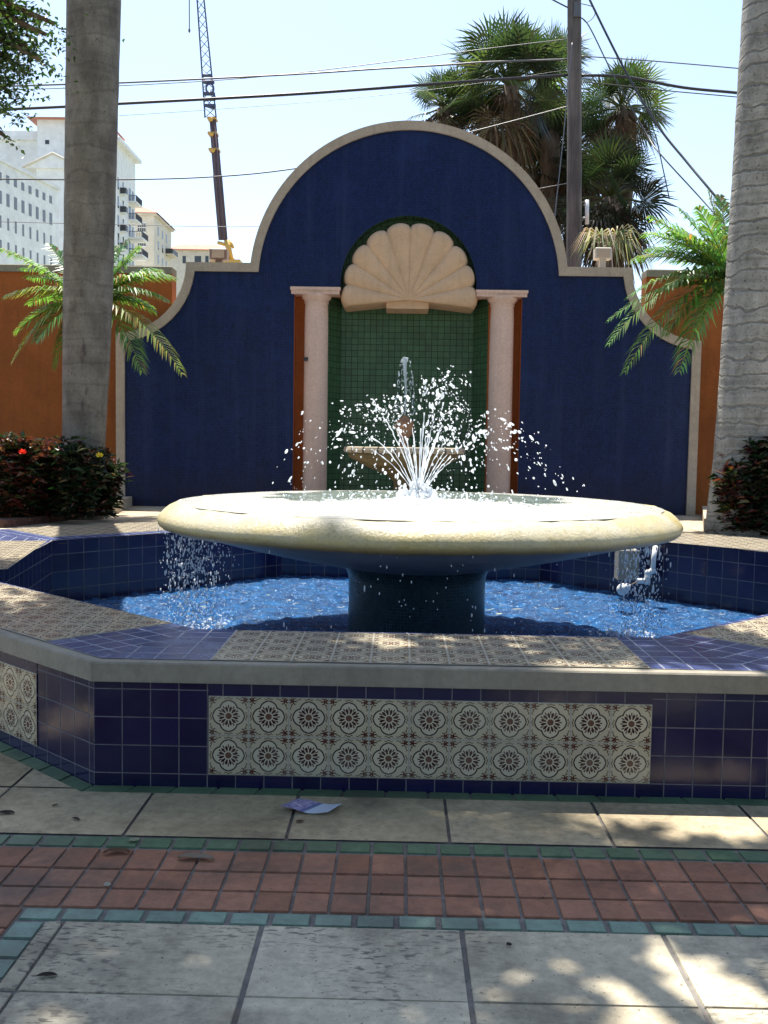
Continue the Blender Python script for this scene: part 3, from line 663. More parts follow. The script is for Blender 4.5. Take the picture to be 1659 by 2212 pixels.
# ------------------------------------------------------------ feature wall
YW = 13.0
pw = lambda px, py, Y=YW: at(px, py, Y)
xw = (pw(251,900).x+pw(1509,900).x)/2
zs = (pw(470,569).z+pw(1300,577).z)/2
HW = (pw(1507,900).x-pw(251,900).x)/2; HS = (pw(1365,577).x-pw(403,571).x)/2
AR = (pw(1229,575).x-pw(541,568).x)/2; ztop = pw(885,262).z; zbase = TZ
zc = ztop-AR; BW = .115
wall = thing('feature_wall', (xw, YW, TZ), 'navy blue mosaic garden wall with a tall round arch, tan edging and a green tiled niche', 'wall')
def outline(ins):                    # right half from bottom centre going ccw: right side up, then over to the left
    P = [(HW-ins, zbase), ]
    rq = HW-HS; zq = zs-rq
    # concave quarter: centre (HW, zs)
    P.append((HW-ins, zq-ins))
    for k_ in range(1, 13):
        an = R_(270-k_*90/12*1.0); rr = rq+ins
        x, z = HW+rr*math.cos(an), zs+rr*math.sin(an)
        if x < HW-ins-.01 and z < zs-ins-.01: P.append((x, z))
    P.append((HS-ins, zs-ins)); ra = AR-ins
    zz = zs-ins-zc; a0 = math.asin(max(-1, min(1, zz/ra)))
    xa = ra*math.cos(a0)
    n = 30
    for k_ in range(n+1):
        an = a0+(math.pi/2-a0)*k_/n; P.append((ra*math.cos(an), zc+ra*math.sin(an)))
    return P
def full(ins):
    h = outline(ins); return [(xw+x, z) for x, z in h]+[(xw-x, z) for x, z in reversed(h[:-1])]
FO = full(0); FI = full(BW)
nx = (pw(1123,850).x-pw(634,850).x)/2; xn = (pw(1123,850).x+pw(634,850).x)/2
NRa = (pw(1029,620).x-pw(735,620).x)/2; zl = pw(884,636).z; nzt = pw(882,466).z; nzc = nzt-NRa
NH = [(xn-nx, zbase), (xn-nx, zl), (xn-NRa, zl)] + [(xn-NRa*math.cos(math.pi*k_/28), nzc+NRa*math.sin(math.pi*k_/28)) for k_ in range(29)] + [(xn+NRa, zl), (xn+nx, zl), (xn+nx, zbase)]
def face_xz(mb, loops, y, us):
    L = [[Vector((x, z, 0)) for x, z in l] for l in loops]; pts = [p for l in L for p in l]
    for t in tessellate_polygon(L):
        q = [pts[i] for i in t]
        if (q[1]-q[0]).cross(q[2]-q[0]).z < 0: q.reverse()
        mb.poly([(p.x, y, p.y) for p in q], uv=[(p.x/us, p.y/us) for p in q])
# blue face: split by niche (merge hole into outline since both touch the ground)
blue = [p for p in FI]                # starts bottom right ... ends bottom left
poly = list(blue) + NH                # bottom-left -> along niche -> bottom-right closes
mb = MB(); face_xz(mb, [poly], YW, .021); mb.build('mosaic_face', M['mosaic'], wall)
# back of wall
mb = MB(); face_xz(mb, [FO], YW+.80, 1.0)
for f_ in range(len(mb.f)): mb.f[f_] = tuple(reversed(mb.f[f_]))
mb.build('wall_back', M['orange'], wall)
# edging band with a small lip, following the whole outline
mb = MB()
fo2 = FO; yf = YW-.035; yb = YW+.80
for i in range(len(FO)-1):
    a, b, c_, d_ = FO[i], FO[i+1], FI[min(i+1, len(FI)-1)], FI[min(i, len(FI)-1)]
mbn = len(FO)
def seg(P, i): return P[i]
lenI, lenO = len(FI), len(FO)
import bisect
def cum(P):
    L = [0]
    for i in range(1, len(P)): L.append(L[-1]+math.dist(P[i], P[i-1]))
    return L
def band(mb, PO, PI, y0, y1, ylip):
    L = [[Vector((x, z, 0)) for x, z in PO+PI[::-1]]]; pts = L[0]
    for t in tessellate_polygon(L):
        q = [pts[i] for i in t]
        if (q[1]-q[0]).cross(q[2]-q[0]).z < 0: q.reverse()
        mb.poly([(p.x, y0, p.y) for p in q])
    for i in range(len(PO)-1):
        a, b = PO[i], PO[i+1]; mb.poly([(a[0],y0,a[1]),(b[0],y0,b[1]),(b[0],y1,b[1]),(a[0],y1,a[1])][::-1])
    for i in range(len(PI)-1):
        a, b = PI[i], PI[i+1]; mb.poly([(a[0],y0,a[1]),(b[0],y0,b[1]),(b[0],ylip,b[1]),(a[0],ylip,a[1])])
band(mb, FO, FI, yf, yb, YW+.01); mb.build('edging', M['coping'], wall)

# niche interior
ni = thing  # (kept simple: parts of the wall)
g1 = xn+nx; YR, YD, YA = YW+.22, YW+.56, YW+.20
gx = (pw(1052,900,YR).x-pw(706,900,YR).x)/2; gd = (pw(1020,900,YD).x-pw(738,900,YD).x)/2
mbo = MB(); mbg = MB()
for s in (-1, 1):
    P = [(xn+s*nx, YW), (xn+s*nx, YR), (xn+s*gx, YR)]
    for i in range(2): 
        q = [(*P[i],zbase),(*P[i+1],zbase),(*P[i+1],zl),(*P[i],zl)]; mbo.poly(q if s < 0 else q[::-1])
    a, b = (xn+s*gx, YR), (xn+s*gd, YD); l = math.dist(a, b)
    q = [(*a,zbase),(*b,zbase),(*b,zl),(*a,zl)]; u = [(0,zbase/.085),(l/.085,zbase/.085),(l/.085,zl/.085),(0,zl/.085)]
    mbg.poly(q if s < 0 else q[::-1], uv=u if s < 0 else u[::-1])
    q = [(xn+s*nx,YW,zl),(xn+s*nx,YD,zl),(xn+s*NRa,YD,zl),(xn+s*NRa,YW,zl)]; mbo.poly(q if s > 0 else q[::-1])
mbg.poly([(xn-gd,YD,zbase),(xn+gd,YD,zbase),(xn+gd,YD,zl),(xn-gd,YD,zl)], uv=[(-gd/.085,zbase/.085),(gd/.085,zbase/.085),(gd/.085,zl/.085),(-gd/.085,zl/.085)])
arc = [(xn-NRa*math.cos(math.pi*k_/28), nzc+NRa*math.sin(math.pi*k_/28)) for k_ in range(29)]
arcf = [(xn-NRa, zl)]+arc+[(xn+NRa, zl)]
face_xz(mbg, [arcf], YA, .085); mbg.poly([(xn-NRa,YA,zl),(xn+NRa,YA,zl),(xn+NRa,YD,zl),(xn-NRa,YD,zl)][::-1], uv=[(0,0),(20,0),(20,4),(0,4)])
for i in range(len(arcf)-1):
    a, b = arcf[i], arcf[i+1]; mbg.poly([(a[0],YW,a[1]),(b[0],YW,b[1]),(b[0],YA,b[1]),(a[0],YA,a[1])][::-1], uv=[(.3,i*.9),(.3,i*.9+.9),(7.3,i*.9+.9),(7.3,i*.9)])
mbo.build('orange_reveal', M['orange2'], wall); mbg.build('green_niche_lining', M['green_tile'], wall)
# columns and lintels
for s, cxp, l0, l1, yl0, yl1 in ((-1, 681, 630, 734, 621, 636), (1, 1080, 1029, 1138, 628, 642)):
    c0 = pw(cxp, 900, YW+.1).x; z1 = pw(cxp, yl1, YW+.1).z
    mb = MB(); r0 = .158
    mb.lathe([(r0*1.02,zbase),(r0*1.03,zbase+1.0),(r0,z1-.3),(r0*.96,z1-.13),(r0*.97,z1-.125),(r0*1.03,z1-.12),(r0*1.03,z1-.10),(r0*1.0,z1-.095),(r0*1.06,z1-.08),(r0*1.22,z1-.055),(r0*1.27,z1-.03),(r0*1.27,z1)], c0, YW+.12, 40)
    co_ = mb.build('column', M['column'], wall)
    mb = MB(); a, b = pw(l0, 630).x, pw(l1, 630).x; za, zb = pw((l0+l1)/2, yl1).z, pw((l0+l1)/2, yl0).z
    mb.box(a, b, YW-.05, YW+.217, za, za+(zb-za)*.55); mb.box(a-.012, b+.012, YW-.065, YW+.216, za+(zb-za)*.55+.0005, zb)
    mb.build('lintel', M['column'], wall)
    if s < 0:
        p = pw(660, 775, YW-.05); mb = MB(); mb.box(p.x-.03, p.x+.03, YW-.02, YW+.03, p.z-.025, p.z+.025, bev=.005); mb.build('outlet_box', M['rail'], wall)
# scallop shell
mb = MB(); hx = pw(884, 640).x; hz = pw(884, 648).z; NL = 10; a_lo, a_hi = R_(-6.5), R_(186.5); NA, NRr = NL*14, 22
ys = YW+.21; grid = []
for i in range(NA+1):
    an = a_lo+(a_hi-a_lo)*i/NA; ph = (i/NA*NL)%1.0; lob = math.sin(math.pi*ph)**.55 if 0 < ph < 1 else 0
    Rm = (.912+.122*max(0, math.sin(an))**1.6)*(.935+.065*lob); row = []
    for j in range(NRr+1):
        t = j/NRr; r0 = Rm*t
        edge = math.sqrt(max(0, 1-max(0, (t-.9)/.1)**2))
        h = (.10+.07*t)*(edge) + lob*.055*(t**.8)*edge+.02*(1-t)
        row.append((hx+r0*math.cos(an), ys-.10-h, hz+r0*math.sin(an)))
    grid.append(row)
b0 = len(mb.v)
for row in grid: mb.v += row
for i in range(NA):
    for j in range(NRr):
        a = b0+i*(NRr+1)+j; mb.f.append((a, a+1, a+NRr+2, a+NRr+1)[::-1]); mb.uv.append(None); mb.c.append(None); mb.mi.append(0); mb.sm.append(True)
# rim thickness behind
for i in range(NA):
    p, q = grid[i][-1], grid[i+1][-1]; mb.poly([p, q, (q[0], YD-.01, q[2]), (p[0], YD-.01, p[2])])
for g in (grid[0], grid[-1]):
    for j in range(NRr): p, q = g[j], g[j+1]; mb.poly([p, q, (q[0], YD-.01, q[2]), (p[0], YD-.01, p[2])])
sh = mb.build('scallop_shell', M['shell'], wall)
mb = MB(); a, b = pw(834, 660, YW+.1).x, pw(926, 660, YW+.1).x; mb.box(a, b, YW+.04, YD-.01, pw(880,668,YW+.1).z, pw(880,648,YW+.1).z, bev=.015)
mb.build('shell_foot', M['shell'], sh)

# small fountain in the niche
NF = YW-1.25; nfx = pw(873, 975, NF).x; nz1 = pw(873, 966, NF).z; nR = (pw(1003,970,NF).x-pw(745,970,NF).x)/2
nf = thing('wall_fountain', (nfx, NF, TZ), 'small tan bowl fountain with a knobbly finial standing in front of the green niche', 'fountain')
mb = MB(); mb.lathe([(.20,TZ),(.22,TZ+.06),(.13,TZ+.12),(.12,nz1-.42),(.2,nz1-.34),(.45,nz1-.24),(.68,nz1-.12),(nR-.05,nz1-.075)], nfx, NF, 40)
mb.build('basin', M['basin_stone'], nf)
mb = MB(); seg_n = 22
for k_ in range(seg_n):
    a0, a1 = 2*math.pi*(k_+.05)/seg_n, 2*math.pi*(k_+.95)/seg_n
    for q in range(4):
        b0_, b1_ = a0+(a1-a0)*q/4, a0+(a1-a0)*(q+1)/4; pr = [(nR-.09,nz1-.075),(nR,nz1-.07),(nR+.012,nz1-.04),(nR,nz1-.008),(nR-.02,nz1),(nR-.09,nz1-.005)]
        for u in range(len(pr)-1):
            (ra, za), (rb, zb) = pr[u], pr[u+1]
            mb.poly([(nfx+ra*math.cos(b0_),NF+ra*math.sin(b0_),za),(nfx+ra*math.cos(b1_),NF+ra*math.sin(b1_),za),(nfx+rb*math.cos(b1_),NF+rb*math.sin(b1_),zb),(nfx+rb*math.cos(b0_),NF+rb*math.sin(b0_),zb)])
mb.build('basin_rim', M['beige'], nf)
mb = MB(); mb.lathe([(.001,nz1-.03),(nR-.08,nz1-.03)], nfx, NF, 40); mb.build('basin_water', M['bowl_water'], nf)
mb = MB(); zt = pw(873,898,NF).z; hh = zt-nz1
mb.lathe([(.10,nz1-.03),(.05,nz1+.05),(.045,nz1+.1),(.085,nz1+.15),(.11,nz1+.24),(.105,nz1+.31),(.06,nz1+hh*.9),(.02,zt),(.001,zt+.005)], nfx, NF, 28)
for i, (x, y, z) in enumerate(mb.v):
    an = math.atan2(y-NF, x-nfx); s_ = 1+.10*math.sin(an*8)*math.sin(z*70); mb.v[i] = (nfx+(x-nfx)*s_, NF+(y-NF)*s_, z)
mb.build('finial', M['finial'], nf)
mb = MB(); r_ = np.random.default_rng(31); zj = pw(873, 772, NF).z
mb.tube([(nfx+.01*math.sin(t*5), NF, zt+(zj-zt)*t) for t in np.linspace(0,1,14)], [.008+.022*t**2 for t in np.linspace(0,1,14)], 7)
tag(mb.build('niche_jet', M['film']), 'thin upright water jet rising from the finial of the niche fountain', 'water jet')
mb = MB()
for q in range(150):
    t = r_.random(); an = r_.uniform(0,6.28); rr = .03+.10*t**.5; mb.ball((nfx+rr*math.cos(an), NF+rr*math.sin(an)*.6, zj-(zj-zt)*t), .0045+r_.random()*.004, 5, (0,0,1.8))
tag(mb.build('niche_drops', M['film']), 'faint falling drops around the upright jet in the green niche', 'water drops', kind='stuff')

# orange side walls
def side_wall(name, x0, x1, label):
    y0 = YW+.24; zt_ = pw(100 if x0 < 0 else 1400, 572 if x0 < 0 else 582, y0).z
    t_ = thing(name, ((x0+x1)/2, y0, TZ), label, 'wall')
    mb = MB(); mb.box(x0, x1, y0, y0+.25, TZ-.05, zt_-.10); mb.build('wall_face', M['orange'], t_)
    mb = MB(); mb.box(x0, x1, y0-.03, y0+.28, zt_-.0995, zt_, bev=.012); mb.build('wall_coping', M['coping_g'], t_)
xl = xw-HS-.25; xr = xw+HS+.25
side_wall('orange_wall', -13, xl, 'burnt orange stucco wall behind the left palm, with an olive coping')
side_wall('orange_wall', xr, 13, 'burnt orange stucco wall behind the right palm trunk')

# floodlights on the shoulders
def flood(px0, px1, py0, py1, foot, Y, label, mh, ml, tilt=0):
    a, b = pw(px0, (py0+py1)/2, Y), pw(px1, (py0+py1)/2, Y); cx = (a.x+b.x)/2; W = b.x-a.x; z0 = pw((px0+px1)/2, py1, Y).z; z1 = pw((px0+px1)/2, py0, Y).z
    t_ = thing('floodlight', (cx, Y, zs), label, 'floodlight', 'floodlights on the shoulders of the blue wall')
    mb = MB(); mb.box(cx-W/2, cx+W/2, Y, Y+.16, z0, z1, bev=.012); mb.build('housing', mh, t_)
    mb = MB(); mb.box(cx-W*.36, cx+W*.36, Y-.008, Y-.0005, z0+.02, z1-.02); mb.build('lens', ml, t_)
    mb = MB(); mb.box(cx-W*.18, cx+W*.18, Y+.03, Y+.12, zs+.0, z0+.02); mb.build('bracket', mh, t_)
flood(452, 490, 536, 560, 565, YW+.15, 'bronze box floodlight on the left shoulder of the blue wall', M['bronze'], M['lens'])
flood(1286, 1322, 534, 558, 572, YW+.15, 'pale floodlight on the right shoulder of the blue wall', M['lamp_pale'], M['lens'])

# planter kerbs beside the wall
def kerb(pts, label, n=1):
    t_ = thing('planter_kerb', (pts[0][0], pts[0][1], TZ), label, 'kerb', 'planter kerbs beside the blue wall')
    for i in range(len(pts)-1):
        a, b = Vector(pts[i]), Vector(pts[i+1]); L = (b-a).length; e = (b-a)/L; nn = Vector((-e.y, e.x)); k_ = max(1, round(L/.62))
        for q in range(k_):
            p = a+e*(L*q/k_+.004); mb = MB(); h = .15+.004*(q%2)
            mb.obox((*(p-nn*.12), TZ-.02), (*(e*(L/k_-.008)), 0), (*(nn*.24), 0), (0,0,h)); mb.build('kerb_block', M['beige'], t_)
pl = [gz(302,1089,TZ), gz(232,1120,TZ)]
kerb([(pl[0].x-.1, 12.95), (pl[1].x-.1, pl[1].y-.2)], 'pale stone planter kerb running forward from the left end of the blue wall')
pr = [gz(1452,1100,TZ), gz(1535,1148,TZ)]
kerb([(pr[0].x+.15, 12.95), (pr[1].x+.05, pr[1].y)], 'pale stone planter kerb running forward from the right end of the blue wall')
def soil(pts): 
    mb = MB(); mb.poly([(x, y, TZ+.075) for x, y in pts]); mb.poly([(x, y, TZ+.001) for x, y in pts][::-1])
    for i in range(len(pts)):
        a, b = pts[i], pts[(i+1)%len(pts)]; mb.poly([(*a,TZ+.0),(*b,TZ+.0),(*b,TZ+.075),(*a,TZ+.075)])
    return tag(mb.build('planting_bed', M['mulch']), kind='structure')
soil([(-12,9.2),(-4.0,9.45),(pl[1].x-.25,pl[1].y-.15),(pl[0].x-.22,13.1),(-12,13.1)])
soil([(12,9.2),(12,13.1),(pr[0].x+.28,13.1),(pr[1].x+.2,pr[1].y),(4.0,9.6)])

# ------------------------------------------------------------ plants
def C3(r_, base, dv=.25, dh=.12):
    s_ = 1+r_.normal(0, dv); s_ = max(.4, s_); return tuple(max(.004, b*s_*(1+r_.normal(0, dh))) for b in base)
def curve(p0, p1, p2, n): return [p0*(1-t)**2+p1*2*t*(1-t)+p2*t*t for t in np.linspace(0, 1, n)]
def frond(mb, mst, p0, p2, arch, cols, r_, nl=38, LL=.30, wd=.022, hang=.35, side=None, rad=.012):
    p0, p2 = Vector(p0), Vector(p2); L = (p2-p0).length; p1 = (p0+p2)/2+Vector((0,0,arch*L)); P = curve(p0, p1, p2, nl+1)
    mst.tube(P[::3]+[P[-1]], [rad*(1-.8*i/(len(P[::3]))) for i in range(len(P[::3])+1)], 5, c=(.25,.30,.06))
    for i in range(2, nl+1):
        t = i/nl; d = (P[min(i+1, nl)]-P[i-1]).normalized(); sd = d.cross(Vector((0,0,1)))
        if sd.length < .05: sd = Vector((1,0,0))
        sd.normalize(); up = sd.cross(d); ll = LL*(math.sin(math.pi*min(1, .12+.86*t))**.5)*(1+r_.normal(0,.08))
        for s_ in (-1, 1):
            dd = (sd*s_+d*(.55+.5*t)+up*.25+Vector(r_.normal(0,.07,3))).normalized()
            q = P[i]; n1 = up*1.0+sd*s_*.3; c_ = C3(r_, cols[0] if r_.random() > cols[2] else cols[1], .22)
            if r_.random() < .05+.10*(t > .85): c_ = C3(r_, (.26,.18,.07), .2)
            if r_.random() < .04: continue
            m1 = q+dd*ll*.5; end = q+dd*ll-Vector((0,0,hang*ll)); w_ = wd*(1+r_.normal(0,.1)); sx = dd.cross(up).normalized()*w_*.5
            b = len(mb.v); mb.v += [tuple(q-sx*.5), tuple(q+sx*.5), tuple(m1+sx), tuple(m1-sx), tuple(end)]
            mb.f += [(b,b+1,b+2,b+3),(b+3,b+2,b+4)]; mb.uv += [None]*2; mb.c += [c_]*2; mb.mi += [0]*2; mb.sm += [False]*2

def royal(pts, radii, Y, label, crown_seed, bark):
    P = [at(px, py, Y) for px, py in pts]; base = Vector((P[0].x, P[0].y, TZ)); P[0].z = TZ+.0
    d = (P[-1]-P[-2]).normalized(); top = P[-1]+Vector((d.x*.3,0,1)).normalized()*13.0; Pt = P+[P[-1]+(top-P[-1])*.12, top]; Rt = list(radii)+[radii[-1]*.98, radii[-1]*.6]
    t_ = thing('royal_palm', base, label, 'palm tree', 'royal palms flanking the pool')
    # densify
    PP, RR = [], []
    for i in range(len(Pt)-1):
        k_ = max(2, int((Pt[i+1]-Pt[i]).length/.12))
        for q in range(k_): PP.append(Pt[i].lerp(Pt[i+1], q/k_)); RR.append((Rt[i]+(Rt[i+1]-Rt[i])*q/k_)*(1+.006*math.sin(len(PP)*1.7)+.006*random.uniform(-1,1)))
    PP.append(Pt[-1]); RR.append(Rt[-1]); mb = MB(); mb.tube(PP, RR, 40); mb.build('trunk', M[bark], t_)
    mb = MB(); mb.tube([top-d*.02, top+d*.5, top+d*1.3], [radii[-1]*.72, radii[-1]*.66, .09], 20, c=(.10,.22,.05)); mb.build('crownshaft', M['frond'], t_)
    r_ = np.random.default_rng(crown_seed); ml, ms = MB(), MB(); c0 = top+d*1.25
    for k_ in range(13):
        az = k_*2.4+r_.normal(0,.2); el = r_.uniform(-.55,.75); L = r_.uniform(1.5,2.0)
        frond(ml, ms, c0, c0+Vector((math.cos(az)*math.cos(el), math.sin(az)*math.cos(el), math.sin(el)))*L, .26, ((.05,.13,.025),(.08,.17,.03),.4), r_, 44, .55, .05, .5, rad=.03)
    ml.build('crown', M['frond'], t_); ms.build('frond_stem', M['frond'], t_)
    return t_
YL = 10.75
royal([(186,1128),(184,1085),(183,1030),(181.5,940),(186,800),(191,600),(197,300),(203,0)], [.235,.20,.212,.232,.250,.265,.275,.283], YL, 'thick smooth grey palm trunk left of the fountain, rising from dark bushes', 4, 'bark_l')
YRt = 10.1
royal([(1581,1148),(1589,1080),(1600,1000),(1612,900),(1633,600),(1656,230),(1669,0)], [.275,.27,.275,.29,.295,.29,.285], YRt, 'thick grey ringed palm trunk right of the fountain, cut by the picture edge', 9, 'bark')

def small_palm(cpx, cpy, Y, tips, label, seedv, trunk_r=.09):
    r_ = np.random.default_rng(seedv); c0 = at(cpx, cpy, Y); t_ = thing('date_palm', (c0.x, c0.y, TZ), label, 'palm', 'small feathery date palms in front of the orange walls')
    mb = MB(); mb.tube([(c0.x+.05*math.sin(z*3), c0.y, z) for z in np.linspace(TZ, c0.z, 16)], [trunk_r*(1+.15*random.random()) for _ in range(16)], 12); mb.build('trunk', M['bark2'], t_)
    ml, ms = MB(), MB(); hues = (((.12,.24,.06),(.07,.16,.04),.35), ((.11,.22,.07),(.17,.29,.08),.35), ((.20,.27,.05),(.32,.31,.07),.4))
    for (px, py, dy, arch, h) in tips:
        tip = at(px, py, Y+dy); frond(ml, ms, c0+Vector(r_.normal(0,.03,3)), tip, arch, hues[h], r_, 46, .31, .024, .40)
    for k_ in range(9):                # fronds at the back and inside of the crown
        az = r_.uniform(.3, 2.8); el = r_.uniform(-.1, 1.0); L = r_.uniform(.8, 1.15)
        frond(ml, ms, c0, c0+Vector((math.cos(az)*math.cos(el), math.sin(az)*math.cos(el)*.8, math.sin(el)))*L, .22, hues[0], r_, 34, .24, .02, .4)
    ml.build('crown', M['frond'], t_); ms.build('frond_stem', M['frond'], t_)
small_palm(196, 655, 11.7, [(5,540,-.3,.10,1),(15,640,-.5,.20,2),(35,715,-.2,.28,1),(28,780,-.5,.40,2),(110,530,.2,.05,0),(60,600,.3,.15,0),(120,790,-.1,.4,0),(300,535,.1,.08,1),(275,520,.3,.04,0),(375,600,-.2,.22,1),(362,650,-.3,.26,1),(392,805,-.7,.30,2),(305,800,-.5,.42,1),(330,670,.2,.25,0),(225,520,-.2,.04,0),(80,735,-.6,.34,0),(345,585,.3,.2,0)],
    'feathery bright green palm behind the left trunk, in front of the orange wall', 5)
small_palm(1588, 612, 11.3, [(1318,690,-.3,.26,0),(1318,740,-.5,.34,1),(1352,800,-.6,.40,0),(1405,470,.0,.10,1),(1395,505,-.3,.16,1),(1468,800,-.7,.40,1),(1400,540,.2,.2,0),(1360,640,-.2,.28,1),(1530,415,.1,.04,2),(1555,425,.3,.04,1),(1470,455,.2,.08,0),(1440,720,-.4,.32,0),(1370,560,.1,.2,1),(1500,700,-.2,.3,1),(1480,770,.1,.35,0),(1450,500,-.4,.12,1),(1510,450,-.2,.06,1),(1650,800,-.2,.35,0),(1440,620,-.5,.25,0)],
    'feathery bright green palm behind the right trunk, arching over the blue wall', 6)

# crotons and other shrubs
def shrub(cpx, cpy, Y, wpx, hpx, label, seedv, pal, n=900, dens=1.0, group='dark leafy shrubs in the planting beds', dark=1.0, flowers=None):
    r_ = np.random.default_rng(seedv); top = at(cpx, cpy, Y); W = wpx/PPM(Y)/2; H = hpx/PPM(Y); bx, by = top.x, Y
    z0 = TZ+.06; H = top.z-z0
    t_ = thing('shrub', (bx, by, z0), label, 'shrub', group); ms, ml = MB(), MB(); tips = []
    for k_ in range(11):
        az = r_.uniform(0, 6.28); rr = r_.uniform(.2,.95)*W; tp = Vector((bx+rr*math.cos(az), by+rr*math.sin(az)*.8, z0+H*(1-.25*(rr/W)**2)*r_.uniform(.7,.98)))
        bs = Vector((bx+rr*.2*math.cos(az), by+rr*.2*math.sin(az), z0)); md = (bs+tp)/2+Vector(r_.normal(0,.05,3)); P = curve(bs, md, tp, 8)
        ms.tube(P, [.013*(1-.07*i) for i in range(8)], 5); tips += P[1:]
    for k_ in range(n):
        # clumped whorls through an uneven volume
        c_ = tips[r_.integers(len(tips))]+Vector(r_.normal(0, .5, 3)*np.array([W*.42, W*.36, H*.20]))
        if c_.z > top.z+.03: c_.z = top.z-abs(r_.normal(0,.08))
        if c_.z < z0: c_.z = z0+r_.random()*.1
        base = pal[r_.choice(len(pal), p=[w_[1] for w_ in pal])][0]
        for q in range(3):
            d = Vector(r_.normal(0,1,3)); d.z = abs(d.z)*.5; d.normalize(); nn = Vector((r_.normal(0,.35), r_.normal(0,.35), 1))
            ml.leaf(c_, d, nn, r_.uniform(.05,.15), r_.uniform(.018,.055), C3(r_, base, .3, .15), .2, r_.uniform(0,.4))
    ml.build('foliage', M['leaf'], t_); ms.build('stem', M['twig'], t_)
    for (fx, fy, cc, dyy) in (flowers or []):
        p = at(fx, fy, Y-W*.8+dyy); mb = MB()
        for q in range(7):
            a = q*.9; mb.leaf(p, (math.cos(a), -.4, .4+.5*math.sin(a)), (0,-1,.5), .05, .034, cc, .1)
        mb.build('flower', M['leaf'], t_)
PG = (((.016,.032,.012),.36), ((.04,.045,.014),.12), ((.09,.022,.016),.24), ((.05,.02,.02),.20), ((.20,.09,.06),.08))
PG2 = (((.012,.028,.012),.52), ((.028,.042,.02),.16), ((.07,.022,.016),.14), ((.03,.014,.016),.12), ((.16,.12,.08),.06))
shrub(28, 945, 9.95, 120, 180, 'dark shrub with a red bloom at the far left edge', 41, PG, 1150, flowers=[(50,978,(.75,.03,.015),0)])
shrub(100, 950, 10.25, 110, 170, 'dark reddish shrub between the leftmost shrub and the left palm trunk', 42, PG, 1150)
shrub(160, 946, 10.05, 120, 180, 'dark green shrub wrapped around the left palm trunk', 43, PG2, 1350, flowers=[(216,985,(.65,.50,.04),.1)])
shrub(220, 975, 10.45, 80, 140, 'low dark shrub right of the left palm trunk beside the kerb', 44, PG2, 650)
shrub(1650, 950, 9.85, 90, 170, 'dark shrub in front of the right palm trunk at the picture edge', 45, PG2, 1300, flowers=None)
shrub(1600, 985, 9.9, 90, 150, 'dark reddish shrub hugging the foot of the right palm trunk', 46, PG, 1000)
shrub(1690, 930, 10.0, 100, 170, 'brighter green topped shrub cut by the right edge', 47, (((.05,.12,.02),.6),((.15,.25,.03),.4)), 800)

# shade trees (one leafy bough enters the picture at top left)
def tree(name, base, label, leaf_pts, branch_targets, seedv, pal, L=(.10,.15), trunk_r=.22, fork=4.0):
    r_ = np.random.default_rng(seedv); t_ = thing(name, base, label, 'tree'); b = Vector(base); f = b+Vector((0,0,fork)); mt = MB()
    mt.tube([b+Vector((0,0,-.02)), b+Vector((.03,0,fork*.3)), b+Vector((-.02,.02,fork*.7)), f], [trunk_r*1.3, trunk_r, trunk_r*.9, trunk_r*.8], 18); mt.build('trunk', M['bark2'], t_)
    mbr = MB()
    for q in branch_targets:
        q = Vector(q); md = f.lerp(q, .5)+Vector((0,0,.5)); mbr.tube(curve(f-Vector((0,0,.2)), md, q, 12), [trunk_r*.55*(1-.075*i) for i in range(12)], 8)
    mbr.build('limb', M['bark2'], t_)
    ml = MB()
    for p in leaf_pts:
        d = Vector(r_.normal(0,1,3)); d.z *= .6; ml.leaf(p, d, (r_.normal(0,.5), r_.normal(0,.5), 1), r_.uniform(*L), r_.uniform(*L)*.55, C3(r_, pal[r_.integers(len(pal))], .3), .15, .1)
    ml.build('crown', M['leaf'], t_); return t_
# bough top left
r_ = np.random.default_rng(51); pts = []; YO = 7.6; bt_ = []
clump = [(-60,60,90,70),(5,20,45,26),(40,45,36,22),(70,30,22,14),(20,90,40,26),(60,100,26,15),(85,128,14,8),(-10,150,30,34),(12,190,20,24),(0,225,16,14),(30,135,26,20),(115,50,14,8),(100,75,12,6),(8,292,8,5),(-80,190,60,70),(45,165,16,10),(20,240,10,6)]
for (cx, cy, sx, sy) in clump:
    c_ = at(cx, cy, YO); s_ = 1/PPM(YO); n = int(sx*sy*.34)+14; bt_.append(c_)
    for q in range(n): pts.append(c_+Vector((r_.normal(0,sx*s_*.5), r_.normal(0,.25), r_.normal(0,sy*s_*.5))))
for q in range(4200): pts.append(Vector((-4.9+r_.normal(0,1.0), 7.2+r_.normal(0,1.2), 6.2+r_.normal(0,.8))))
tree('oak_tree', (-5.4, 6.6, 0), 'small-leaved tree whose bough hangs into the top left corner of the sky', [p for p in pts], bt_[:14], 52, ((.03,.065,.014),(.055,.10,.02),(.02,.045,.012)), (.035,.06), .17, 4.4)

# overhead shade tree behind the camera: dapples the near paving and the pool edge
r_ = np.random.default_rng(61); pts = []
def nz(x, y): return math.sin(x*2.1+1.3*math.sin(y*1.7))+math.sin(y*2.9+1.1*math.sin(x*2.3)+1)+.7*math.sin(x*5.3+y*4.1)+.5*math.sin(x*9.1-y*7.7)
def lit(x, y):                       # gaps in the canopy
    for (cx, cy, rx, ry, k_) in ((1.0,2.16,.60,.34,1),(1.15,3.43,1.0,.21,1),(.55,2.33,.10,.05,1),(-2.2,3.75,.55,.30,1),(-1.02,2.08,.16,.14,1),(-.75,3.9,.5,.10,.6),(-2.3,5.0,.7,.35,.75),(2.2,4.9,.5,.4,1),(0,3.95,1.4,.17,.62),(.7,3.55,.2,.08,.7)):
        if ((x-cx)/rx)**2+((y-cy)/ry)**2 < 1+.35*nz(x*2.2,y*2.6) and r_.random() < k_: return True
    return False
cnt = 0
